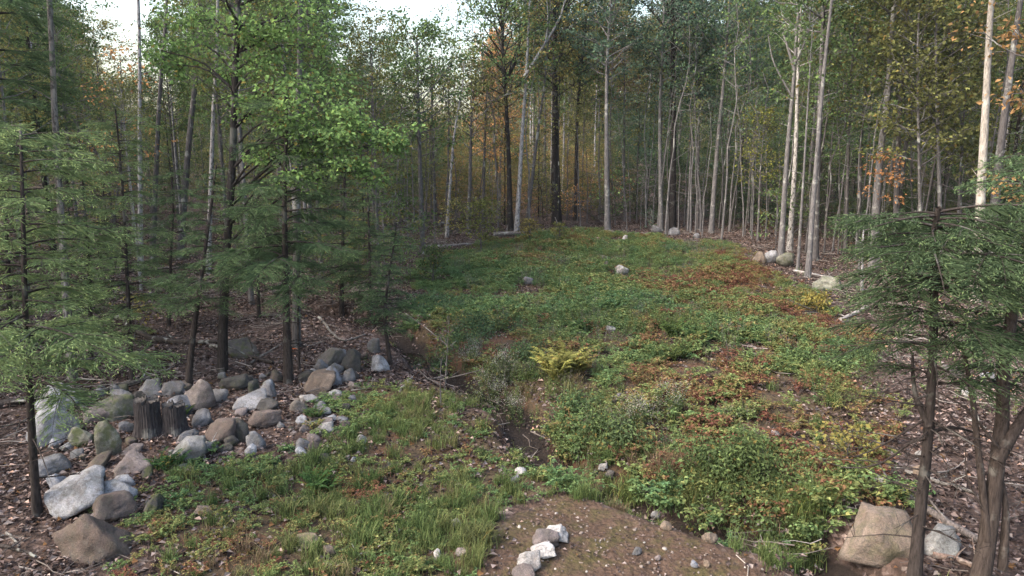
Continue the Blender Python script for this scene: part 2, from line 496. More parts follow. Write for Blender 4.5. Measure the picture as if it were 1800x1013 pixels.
def scatter(name, label, meshes, P, yaw=None, scl=1.0, tint=None, tilt=None, idx=None):
    n = len(P)
    if n == 0: return
    c = bpy.data.collections.new(name + '_kinds')
    for i, me in enumerate(meshes):
        c.objects.link(bpy.data.objects.new('%s_kind_%02d' % (name, i), me))
    me = bpy.data.meshes.new(name)
    me.vertices.add(n); me.vertices.foreach_set('co', np.asarray(P, np.float32).ravel())
    yaw = rng.uniform(0, 2 * math.pi, n) if yaw is None else yaw
    rot = np.zeros((n, 3)); rot[:, 2] = yaw
    if tilt is not None: rot[:, :2] = tilt
    s = np.broadcast_to(np.asarray(scl, float).reshape(-1, 1) if np.ndim(scl) == 1 else np.asarray(scl, float), (n, 3))
    tint = rng.uniform(0, 1, n) if tint is None else tint
    idx = rng.integers(0, len(meshes), n) if idx is None else idx
    for nm, ty, d, key in (('rot', 'FLOAT_VECTOR', rot, 'vector'), ('scl', 'FLOAT_VECTOR', s, 'vector'), ('tint', 'FLOAT', tint, 'value'), ('idx', 'INT', idx, 'value')):
        a = me.attributes.new(nm, ty, 'POINT')
        a.data.foreach_set(key, np.ascontiguousarray(d, np.int32 if ty == 'INT' else np.float32).ravel())
    o = obj(name, me); tag(o, label, kind='stuff')
    md = o.modifiers.new('scatter', 'NODES'); md.node_group = SCATTER
    sock = [i for i in SCATTER.interface.items_tree if i.name == 'Collection'][0].identifier
    md[sock] = c
    return o

def candidates(n, x0, x1, y0, y1):
    x, y = rng.uniform(x0, x1, n), rng.uniform(y0, y1, n)
    k = np.abs(x) < 0.86 * y + 2.5
    return x[k], y[k]

def litter_mesh(n=46, R=0.5):
    g = Geo()
    a, r = rng.uniform(0, 6.283, n), R * np.sqrt(rng.uniform(0, 1, n))
    C = np.stack([r * np.cos(a), r * np.sin(a), rng.uniform(0.004, 0.03, n)], 1)
    b = rng.uniform(0, 6.283, n)
    D = np.stack([np.cos(b), np.sin(b), rng.uniform(-0.15, 0.35, n)], 1)
    Nn = np.array([0, 0, 1.0]) + 0.45 * rng.normal(size=(n, 3))
    L = rng.uniform(0.05, 0.10, n)
    blades(g, C, D, Nn, L, L * rng.uniform(0.55, 0.8, n), rng.uniform(0, 1, n) ** 1.2, 0.3)
    return g.mesh('fallen_leaves', M['litter'], False)

def twigs_mesh(n=9, R=0.7, thick=0.009):
    g = Geo()
    for _ in range(n):
        a = rng.uniform(0, 6.283); c = rng.uniform(-R, R, 2); L = rng.uniform(0.25, 1.0)
        t = np.linspace(-0.5, 0.5, 4)[:, None]
        P = np.column_stack([c[0] + np.cos(a) * L * t, c[1] + np.sin(a) * L * t, 0.025 + 0.03 * rng.uniform(0, 1, (4, 1)) + 0.06 * np.abs(t)])
        P[:, :2] += rng.normal(scale=0.03, size=(4, 2))
        tube(g, P, np.linspace(1, 0.4, 4) * thick * rng.uniform(0.6, 1.6), 4, rng.uniform(0, 1))
    return g.mesh('dead_twigs', M['twig'])

def bramble_mesh(stems=12, R=0.32, h=0.25, leaf=0.048):
    g = Geo(); C, D, Nn, L, r = [], [], [], [], []
    for _ in range(stems):
        a = rng.uniform(0, 6.283); reach = rng.uniform(0.3, 1) * R; hh = h * rng.uniform(0.5, 1.15)
        o = rng.normal(scale=0.06, size=2); k = rng.integers(5, 9)
        t = np.linspace(0.15, 1, k)
        P = np.column_stack([o[0] + np.cos(a) * reach * t, o[1] + np.sin(a) * reach * t, hh * np.sin(t * 1.9) ** 0.8])
        tube(g, np.vstack([[o[0], o[1], -0.02], P[::3], P[-1]]), 0.0035, 3, 0.95)
        for p in P[1:]:
            b0 = rng.uniform(0, 6.283)
            for q in range(3):
                b = b0 + (q - 1) * 1.25
                C.append(p + rng.normal(scale=0.01, size=3)); D.append([math.cos(b), math.sin(b), rng.uniform(-0.35, 0.25)])
                Nn.append(np.array([0, 0, 1]) + 0.35 * rng.normal(size=3)); L.append(leaf * rng.uniform(0.6, 1.3)); r.append(rng.uniform())
    L = np.array(L)
    blades(g, np.array(C), np.array(D), np.array(Nn), L, L * 0.72, np.array(r), 0.15)
    return g.mesh('bramble', M['bramble'], False)

def weed_mesh(stems=7, h=0.5, R=0.16, leaf=0.07, mat='bramble', droop=0.5):
    """upright leafy stems"""
    g = Geo(); C, D, Nn, L, r = [], [], [], [], []
    for _ in range(stems):
        a = rng.uniform(0, 6.283); hh = h * rng.uniform(0.55, 1.1); lean = rng.uniform(0.05, 0.35) * hh
        o = rng.normal(scale=R * 0.6, size=2); k = int(hh / 0.035) + 3
        t = np.linspace(0.1, 1, k)
        P = np.column_stack([o[0] + np.cos(a) * lean * t ** 2, o[1] + np.sin(a) * lean * t ** 2, hh * t])
        tube(g, np.vstack([[o[0], o[1], -0.02], P[::4], P[-1]]), 0.004, 3, 0.7)
        b = np.arange(k) * 2.4 + a
        C.append(P); D.append(np.column_stack([np.cos(b), np.sin(b), rng.uniform(-droop, 0.4, k)]))
        Nn.append(np.array([0, 0, 1.0]) + 0.3 * rng.normal(size=(k, 3))); L.append(leaf * rng.uniform(0.6, 1.2, k) * (1.15 - 0.5 * t)); r.append(rng.uniform(0, 1, k))
    L = np.concatenate(L)
    blades(g, np.concatenate(C), np.concatenate(D), np.concatenate(Nn), L, L * 0.36, np.concatenate(r), 0.1)
    return g.mesh('leafy_weed', M[mat], False)

def grass_geo(g, n=70, R=0.14, h=0.42, spread=0.6, w=0.007):
    a = rng.uniform(0, 6.283, n); o = rng.normal(scale=R * 0.5, size=(n, 2))
    hh = h * rng.uniform(0.45, 1.1, n); out = hh * rng.uniform(0.1, 1.0, n) * spread
    b = a + rng.normal(scale=0.5, size=n); d = np.column_stack([np.cos(b), np.sin(b)]); s = np.column_stack([-d[:, 1], d[:, 0], np.zeros(n)])
    V = []
    for t, ww in ((0, 1.0), (0.4, 0.9), (0.75, 0.6), (1, 0.08)):
        c = np.column_stack([o + d * (out * t ** 1.8)[:, None], hh * (t - 0.45 * spread * t ** 3) - 0.02 * (t == 0)])
        V += [c - s * w * ww, c + s * w * ww]
    V = np.stack(V, 1)
    k = np.arange(n)[:, None] * 8
    F = np.concatenate([k + np.array([2 * i, 2 * i + 1, 2 * i + 3, 2 * i + 2]) for i in range(3)], 1).reshape(-1, 4)
    g.add(V.reshape(-1, 3), F, np.repeat(rng.uniform(0, 1, n), 3))

def grass_mesh(**kw):
    g = Geo(); grass_geo(g, **kw); return g.mesh('grass_tuft', M['grass'], False)

def fern_geo(g, fronds=11, L=0.6, rise=0.9, pin=0.13, dens=16):
    for f in range(fronds):
        a = f * 2.4 + rng.uniform(-0.4, 0.4); ll = L * rng.uniform(0.6, 1.15); rs = rise * rng.uniform(0.7, 1.2)
        t = np.linspace(0.08, 1, dens)
        d = np.array([math.cos(a), math.sin(a), 0]); s = np.array([-d[1], d[0], 0])
        P = d * (ll * t ** 1.1)[:, None]; P[:, 2] = ll * rs * (1.5 * t - 0.75 * t ** 2.2)
        tube(g, np.vstack([[0, 0, -0.02], P[::5], P[-1]]), 0.004, 3, 0.6)
        pl = pin * ll / 0.6 * np.sin(np.pi * (0.12 + 0.86 * t)) ** 0.8
        rr = rng.uniform(0, 1)
        for sg in (-1, 1):
            D = s * sg + d * 0.45 + np.array([0, 0, -0.15])
            blades(g, P, np.broadcast_to(D, P.shape) + 0.12 * rng.normal(size=P.shape), np.broadcast_to([0, 0, 1.0], P.shape) + 0.2 * rng.normal(size=P.shape),
                   pl, ll * 0.055 / 0.6, np.clip(rr + rng.normal(scale=0.12, size=len(P)), 0, 1), 0.05)

def ico(sub):
    bm = bmesh.new(); bmesh.ops.create_icosphere(bm, subdivisions=sub, radius=1.0)
    bm.verts.ensure_lookup_table()
    v = np.array([p.co[:] for p in bm.verts]); f = np.array([[q.index for q in p.verts] for p in bm.faces]); bm.free()
    return v, f
ICO = {k: ico(k) for k in (2, 3, 4)}

def rock_shape(seed, sub=4, planes=11, sharp=9.0, amp=0.10):
    """rounded, faceted boulder inside the unit box"""
    r = np.random.default_rng(seed)
    v, f = ICO[sub]
    n = norm(r.normal(size=(planes, 3))); d = r.uniform(0.42, 1.0, planes)
    d = np.where(n[:, 2] < -0.1, np.maximum(d, 0.92), d)
    n = np.vstack([n, [[0, 0, 1], [0, 0, -1], [1, 0, 0], [-1, 0, 0], [0, 1, 0], [0, -1, 0]]]); d = np.concatenate([d, r.uniform(0.85, 1.1, 6)])
    dots = np.maximum(v @ n.T, 0) / d
    rad = 1.0 / (np.sum(dots ** sharp, 1) ** (1 / sharp) + 1e-6)
    s = seed % 97
    rad = rad * (1 + amp * noise3(v[:, 0] * 2.2 + s, v[:, 1] * 2.2, v[:, 2] * 2.2, 3) + amp * 0.5 * noise3(v[:, 0] * 5 + s, v[:, 1] * 5, v[:, 2] * 5, 4)
                 + amp * 0.22 * noise3(v[:, 0] * 13 + s, v[:, 1] * 13, v[:, 2] * 13, 6))
    p = v * rad[:, None]
    tz = np.clip(p[:, 2] + 0.3, 0, 1.3)
    p[:, 0] = p[:, 0] * (1 - r.uniform(0, 0.25) * tz) + r.uniform(-0.3, 0.3) * tz; p[:, 1] = p[:, 1] * (1 - r.uniform(0, 0.25) * tz) + r.uniform(-0.1, 0.3) * tz
    lo, hi = p.min(0), p.max(0)
    return (p - (lo + hi) / 2) / ((hi - lo) / 2), f

FERNS = [(992, 672, 105), (1030, 660, 50), (1180, 598, 60), (1236, 610, 60), (1015, 585, 50), (560, 868, 75), (1195, 635, 50), (548, 740, 45),
         (1091, 488, 44), (928, 505, 32), (1061, 463, 30), (1128, 543, 34), (1075, 584, 38), (939, 591, 28), (1157, 552, 20), (1081, 718, 30), (1364, 773, 26), (1240, 820, 24), (1098, 426, 20), (1048, 433, 22)]
def open_spot(x, y):
    k = np.ones(len(x), bool)
    for px, py, w in FERNS:
        c = at(px, py); k &= np.hypot((x - c[0]), (y - c[1] + 0.1) * 0.8) > 0.5 * w / FPX * c[1]
    return k

def build_groundcover():
    R = rng
    # fallen leaves on the forest floor
    x, y = candidates(16000, -38, 38, 5, 44)
    inside = np.maximum(poly_sd(x, y, CLEAR), poly_sd(x, y, MEADOW))
    keep = (inside + 0.8 * fbm2(x * 0.5, y * 0.5, 31) < 0.15) & (poly_sd(x, y, ROADBED) < 0.0) & (stream_d(x, y) > 0.2) & (R.uniform(0, 1, len(x)) < np.clip(26 / y, 0.25, 1))
    # thinner leaf fall in the clearing and on the dirt
    keep |= (inside > -0.3) & (R.uniform(0, 1, len(x)) < 0.5) & (stream_d(x, y) > 0.15) & (poly_sd(x, y, ROADBED) < 0) & (fbm2(x * 0.45, y * 0.45, 33) > -0.5)
    x, y = x[keep], y[keep]
    e = 0.15
    gx, gy = (H(x + e, y) - H(x - e, y)) / (2 * e), (H(x, y + e) - H(x, y - e)) / (2 * e)
    scatter('fallen_leaves', 'brown and tan fallen leaves covering the forest floor', [litter_mesh() for _ in range(7)],
            np.column_stack([x, y, H(x, y) + 0.004]), scl=R.uniform(0.75, 1.35, len(x)), yaw=np.zeros(len(x)), tilt=np.column_stack([np.arctan(gy), -np.arctan(gx)]))
    # a few scattered single leaves on the dirt
    x, y = candidates(700, -4, 9, 6, 12)
    k = poly_sd(x, y, ROADBED) > -0.4; x, y = x[k], y[k]
    scatter('scattered_leaves', 'sparse yellow and tan leaves lying on the bare dirt', [litter_mesh(5, 0.5) for _ in range(5)], np.column_stack([x, y, H(x, y) + 0.006]), scl=R.uniform(0.5, 0.8, len(x)))
    # dead twigs
    x, y = candidates(1500, -34, 34, 5.5, 40)
    inside = np.maximum(poly_sd(x, y, CLEAR), poly_sd(x, y, MEADOW))
    k = (inside < 0.2) & (poly_sd(x, y, ROADBED) < 0) | (R.uniform(0, 1, len(x)) < 0.06); x, y = x[k], y[k]
    scatter('dead_twigs', 'dead grey twigs strewn over the leaf litter', [twigs_mesh() for _ in range(7)], np.column_stack([x, y, H(x, y)]), scl=R.uniform(0.7, 1.3, len(x)))
    # pebbles and gravel on the dirt and along the ditch
    x, y = candidates(9000, -6, 12, 5.5, 16)
    rb = poly_sd(x, y, ROADBED); sd = stream_d(x, y)
    k = ((rb > -0.35) & (R.uniform(0, 1, len(x)) < 0.75)) | ((sd < 0.7) & (R.uniform(0, 1, len(x)) < 0.35)); x, y = x[k], y[k]
    ms = []
    for i in range(5):
        v, f = rock_shape(900 + i, 2, 9, 8, 0.08); g = Geo(); g.add(v * [1, 0.8, 0.6], f); ms.append(g.mesh('pebble', M['pebble']))
    s = 0.008 + 0.022 * R.uniform(0, 1, len(x)) ** 4 + 0.012 * R.uniform(0, 1, len(x))
    scatter('gravel', 'small pebbles and gravel on the bare dirt', ms, np.column_stack([x, y, H(x, y) + s * 0.25]), scl=s)
    # brambles and low leafy plants over the clearing
    x, y = candidates(36000, -14, 22, 8.5, 42)
    inside = poly_sd(x, y, CLEAR) + 0.7 * fbm2(x * 0.5, y * 0.5, 41)
    dens = np.clip(0.55 + 0.02 * np.clip(y - 20, 0, 15) + 0.55 * fbm2(x * 0.33, y * 0.33, 43) + 0.25 * noise2(x * 1.1, y * 1.1, 45), 0.06, 1)
    k = (inside > np.where(y < 14, -0.6, 0.1)) & (stream_d(x, y) > 0.38) & (R.uniform(0, 1, len(x)) < dens) & open_spot(x, y) & (poly_sd(x, y, ROADBED) < 0.1 * noise2(x * 2, y * 2, 88)); x, y, dens = x[k], y[k], dens[k]
    tint = np.clip(0.34 + 0.14 * noise2(x * 0.9, y * 0.9, 49) + 0.30 * fbm2(x * 0.28, y * 0.28, 47) - 0.002 * (y - 16) + 0.21 * R.normal(size=len(x)) + 0.16 * (dens < 0.45) + 0.012 * (x - 3) - 0.02, 0, 1)
    for qx, qy, qr in ((1200, 720, 1.6), (1150, 660, 1.0), (1260, 500, 2.6), (1180, 510, 2.0), (1480, 590, 1.6), (1400, 560, 1.5), (1330, 470, 2.5), (980, 465, 2.0), (1100, 720, 0.8), (1360, 690, 1.3), (1500, 690, 1.2)):
        c = at(qx, qy); tint = np.clip(tint + 0.20 * np.exp(-((x - c[0]) ** 2 + (y - c[1]) ** 2) / qr ** 2), 0, 1)
    scatter('bramble_cover', 'low green and rusty bramble cover across the clearing', [bramble_mesh() for _ in range(8)] + [bramble_mesh(12, 0.36, 0.16, 0.05) for _ in range(3)],
            np.column_stack([x, y, H(x, y)]), scl=R.uniform(0.55, 1.5, len(x)) * (0.7 + 0.5 * dens) * (0.66 + 0.34 * sstep(0, 3.5, poly_sd(x, y, CLEAR) + np.where(y < 17, 5, 0))), tint=tint)
    # taller weeds in clumps
    x, y = candidates(10000, -14, 20, 8.5, 41)
    inside = poly_sd(x, y, CLEAR)
    f = fbm2(x * 0.42, y * 0.42, 51)
    sd = stream_d(x, y)
    k = (inside > np.where(y < 16, 0, 3)) & (sd > 0.32) & ((f > 0.12) | ((sd < 1.7) & (y > 10.5) & (R.uniform(0, 1, len(x)) < 0.7))) & open_spot(x, y) & (poly_sd(x, y, ROADBED) < 0); x, y = x[k], y[k]
    tint = np.clip(0.3 + 0.25 * fbm2(x * 0.5, y * 0.5, 53) + 0.12 * R.normal(size=len(x)), 0, 0.85)
    scatter('weed_cover', 'taller leafy green weeds in clumps over the clearing', [weed_mesh() for _ in range(6)], np.column_stack([x, y, H(x, y)]), scl=R.uniform(0.6, 1.15, len(x)), tint=tint)
    # dry stalks standing among the green
    ms = []
    for _ in range(5):
        g = Geo()
        for _ in range(9):
            o = R.normal(scale=0.14, size=2); h = R.uniform(0.25, 0.75); a = R.uniform(0, 6.283); ln = R.uniform(0.05, 0.35) * h
            P = np.array([[o[0], o[1], -0.02], [o[0] + math.cos(a) * ln * 0.4, o[1] + math.sin(a) * ln * 0.4, h * 0.55], [o[0] + math.cos(a) * ln, o[1] + math.sin(a) * ln, h]])
            tube(g, P, np.array([0.004, 0.003, 0.002]), 3, R.uniform(0.1, 0.9))
            for q in range(4):
                b_ = R.uniform(0, 6.283); p = P[1] + (P[2] - P[1]) * R.uniform(0, 1); tube(g, np.array([p, p + [math.cos(b_) * 0.07, math.sin(b_) * 0.07, 0.06]]), 0.002, 3, R.uniform(0.2, 1))
        ms.append(g.mesh('dry_stalk', M['twig']))
    x, y = candidates(1500, -14, 20, 8.5, 41); f = fbm2(x * 0.6, y * 0.6, 57)
    k = ((poly_sd(x, y, CLEAR) > 0.2) & (f > 0.0) & (stream_d(x, y) > 0.35)); x, y = x[k], y[k]
    scatter('dry_stalks', 'thin dry brown stalks standing among the clearing plants', ms, np.column_stack([x, y, H(x, y)]), scl=R.uniform(0.6, 1.1, len(x)))
    # low plants of the meadow at the front left, and at the foot of the boulders
    x, y = candidates(15000, -14, 6, 6, 17)
    inside = poly_sd(x, y, MEADOW) + 0.5 * fbm2(x * 0.8, y * 0.8, 61)
    dens = np.clip(0.5 + 0.6 * fbm2(x * 0.6, y * 0.6, 63), 0.05, 1)
    k = (inside > -0.25) & (stream_d(x, y) > 0.5) & (poly_sd(x, y, ROADBED) < -0.1) & (R.uniform(0, 1, len(x)) < dens * 0.6); x, y = x[k], y[k]
    tint = np.clip(0.48 + 0.24 * fbm2(x * 0.5, y * 0.5, 65) + 0.18 * R.normal(size=len(x)), 0, 1)
    scatter('meadow_plants', 'small leafy plants mixed into the grass at front left', [bramble_mesh(7, 0.2, 0.09, 0.034) for _ in range(6)] + [bramble_mesh(8, 0.24, 0.15, 0.042) for _ in range(2)],
            np.column_stack([x, y, H(x, y)]), scl=R.uniform(0.5, 1.1, len(x)), tint=tint)
    # grass
    x, y = candidates(13000, -12, 16, 6, 20)
    px, py, _ = project(np.column_stack([x, y, H(x, y)]))
    md = poly_sd(x, y, MEADOW); sd = stream_d(x, y); f = fbm2(x * 0.55, y * 0.55, 71)
    w = np.where(md > 0, np.clip((px - 380) / 300, 0.25, 1) * np.clip(0.55 + 0.9 * f, 0.05, 1), 0)
    w = np.maximum(w, np.where((sd > 0.45) & (sd < 1.0) & (py > 760) & (poly_sd(x, y, ROADBED) < 0.15), 0.5 * np.clip(0.5 + f, 0, 1), 0))
    w = np.maximum(w, np.where((poly_sd(x, y, CLEAR) > 0) & (y < 17), 0.12 * np.clip(0.4 + f, 0, 1), 0))
    k = (R.uniform(0, 1, len(x)) < w) & (sd > 0.42); x, y, px = x[k], y[k], px[k]
    tint = np.clip(0.54 + 0.20 * fbm2(x * 0.7, y * 0.7, 73) + 0.15 * R.normal(size=len(x)) + 0.25 * ((px > 1080) & (px < 1280)), 0, 1)
    scatter('grass', 'tufts of long green grass in the front meadow and along the ditch', [grass_mesh(n=85, h=0.46, w=0.005, spread=0.75) for _ in range(6)] + [grass_mesh(n=60, h=0.3, spread=0.9, w=0.0045) for _ in range(3)],
            np.column_stack([x, y, H(x, y)]), scl=R.uniform(0.4, 0.95, len(x)), tint=tint)
    # reddish dead grass on the far bank of the ditch
    x, y = candidates(2500, -2, 9, 8, 15)
    sd = stream_d(x, y); k = (poly_sd(x, y, CLEAR) > -0.1) & (sd > 0.5) & (sd < 1.6) & (R.uniform(0, 1, len(x)) < 0.33); x, y = x[k], y[k]
    scatter('dry_grass', 'dry reddish brown grass along the bank of the ditch', [grass_mesh(n=60, h=0.4, spread=0.7, w=0.004) for _ in range(4)], np.column_stack([x, y, H(x, y)]),
            scl=R.uniform(0.5, 1.1, len(x)), tint=np.clip(0.8 + 0.15 * R.normal(size=len(x)), 0, 1))
    # seedlings under the trees
    x, y = candidates(2600, -36, 36, 8, 46)
    inside = np.maximum(poly_sd(x, y, CLEAR), poly_sd(x, y, MEADOW)); f = fbm2(x * 0.3, y * 0.3, 81)
    k = (inside < -0.3) & (poly_sd(x, y, ROADBED) < -0.3) & (f > 0.25) & (R.uniform(0, 1, len(x)) < 0.6); x, y = x[k], y[k]
    scatter('seedlings', 'small green seedlings on the shaded forest floor', [weed_mesh(4, 0.4, 0.2, 0.09) for _ in range(5)] + [bramble_mesh(6, 0.25, 0.2, 0.06) for _ in range(3)],
            np.column_stack([x, y, H(x, y)]), scl=R.uniform(0.4, 1.0, len(x)), tint=np.clip(0.42 + 0.2 * R.normal(size=len(x)), 0, 1))
build_groundcover()

# ------------------------------------------------------------------ trees
def smooth_path(pts, n):
    pts = np.asarray(pts, float)
    d = np.concatenate([[0], np.cumsum(np.linalg.norm(np.diff(pts, axis=0), axis=1))]); d /= d[-1]
    t = np.linspace(0, 1, n)
    if len(pts) == 2: return pts[0] + (pts[1] - pts[0]) * t[:, None]
    # Catmull-Rom
    P = np.vstack([2 * pts[0] - pts[1], pts, 2 * pts[-1] - pts[-2]])
    out = np.zeros((n, 3))
    for k, tt in enumerate(t):
        i = min(int(np.searchsorted(d, tt, side='right')) - 1, len(pts) - 2); i = max(i, 0)
        u = (tt - d[i]) / (d[i + 1] - d[i])
        p0, p1, p2, p3 = P[i:i + 4]
        out[k] = 0.5 * (2 * p1 + (p2 - p0) * u + (2 * p0 - 5 * p1 + 4 * p2 - p3) * u * u + (3 * p1 - p0 - 3 * p2 + p3) * u ** 3)
    return out

def straight_trunk(h, wig=0.12, n=9):
    t = np.linspace(0, 1, n)
    P = np.column_stack([np.zeros(n), np.zeros(n), t * h])
    P[:, :2] += np.cumsum(rng.normal(scale=wig / 3, size=(n, 2)), 0) * t[:, None]
    return P

def trunk_tube(g, P, r0, r1, sides=9):
    k = len(P); t = np.linspace(0, 1, k)
    R = r0 + (r1 - r0) * t ** 0.9
    R = R * (1 + 0.25 * np.exp(-t * k * 1.6))
    P = P.copy(); P[0, 2] -= 0.15
    tube(g, P, R, sides, 0.5, rough=0.06)
    return lambda u: (np.array([np.interp(u, t, P[:, i]) for i in range(3)]), float(np.interp(u, t, R)))

def leaf_spray(C, n, s, flat=0.35):
    C = np.asarray(C); m = len(C)
    n = np.broadcast_to(n, (m,)); k = int(n.sum())
    base = np.repeat(C, n, 0); ss = np.repeat(np.broadcast_to(s, (m,)), n)[:, None]
    off = rng.normal(size=(k, 3)) * [0.5, 0.5, 0.5 * flat] * ss
    return base + off, off

def put_leaves(g, C, n, s, size, flat=0.35, aspect=0.75, spread=0.55):
    if len(C) == 0: return
    P, off = leaf_spray(C, n, s, flat)
    k = len(P)
    D = norm(off * [1, 1, 0.3]) + 0.6 * rng.normal(size=(k, 3)) + [0, 0, -0.45]
    Nn = np.array([0, 0, 1.0]) + spread * rng.normal(size=(k, 3))
    L = size * rng.uniform(0.65, 1.25, k)
    blades(g, P, D, Nn, L, L * aspect, rng.uniform(0, 1, k), 0.12)

def broadleaf(h=18, r0=0.16, cb=0.35, R=2.8, nb=46, leaf=0.15, per=22, path=None, r1=None, dead=6, up=(0.25, 0.9), spray=0.46, fork=0.0, subs=4):
    """returns (trunk Geo with limbs, crown Geo), base at the origin"""
    tg, cg = Geo(), Geo()
    P = straight_trunk(h) if path is None else path
    tr = trunk_tube(tg, P, r0, (0.02 if r1 is None else r1))
    tips = []
    for i in range(nb):
        u = cb + (0.985 - cb) * ((i + rng.uniform(0, 1)) / nb) ** 0.9
        p, rr = tr(u)
        q = (u - cb) / (1 - cb)
        L = R * (0.35 + 0.75 * math.sin(math.pi * min(1, 0.18 + 0.8 * q)) ** 0.8) * rng.uniform(0.6, 1.15)
        a = i * 2.39996 + rng.uniform(-0.5, 0.5); el = rng.uniform(*up) * (0.6 + 0.7 * q)
        d = np.array([math.cos(a) * math.cos(el), math.sin(a) * math.cos(el), math.sin(el)])
        t = np.linspace(0, 1, 5)[:, None]
        B = p + d * L * t + np.array([0, 0, 0.16 * L]) * t ** 2 + rng.normal(scale=0.05 * L, size=(5, 3)) * t
        br = min(rr * 0.6, 0.012 + 0.012 * L)
        tube(tg, B, np.linspace(br, 0.006, 5), 5)
        tips.append(B[-1]); tips.append(B[3])
        for _ in range(subs):
            tt = rng.uniform(0.3, 0.95); k = tt * 4; k0 = int(k); s0 = B[k0] + (B[min(k0 + 1, 4)] - B[k0]) * (k - k0)
            d2 = norm(d + 0.8 * rng.normal(size=3) * [1, 1, 0.5]); l2 = L * rng.uniform(0.25, 0.5)
            e = s0 + d2 * l2
            tube(tg, np.array([s0, (s0 + e) / 2 + rng.normal(scale=0.04 * l2, size=3), e]), np.array([0.6, 0.4, 0.2]) * br * 0.7, 3)
            tips.append(e)
    for _ in range(dead):                                             # bare dead twigs low on the stem
        p, rr = tr(rng.uniform(0.12, cb + 0.1)); a = rng.uniform(0, 6.283); L = rng.uniform(0.3, 1.3)
        d = np.array([math.cos(a), math.sin(a), rng.uniform(-0.2, 0.7)])
        tube(tg, np.array([p, p + d * L * 0.5, p + d * L + [0, 0, rng.uniform(-0.1, 0.2)]]), np.array([0.016, 0.01, 0.004]), 4)
    tips = np.array(tips)
    put_leaves(cg, tips, per, spray * rng.uniform(0.7, 1.3, len(tips)), leaf)
    return tg, cg

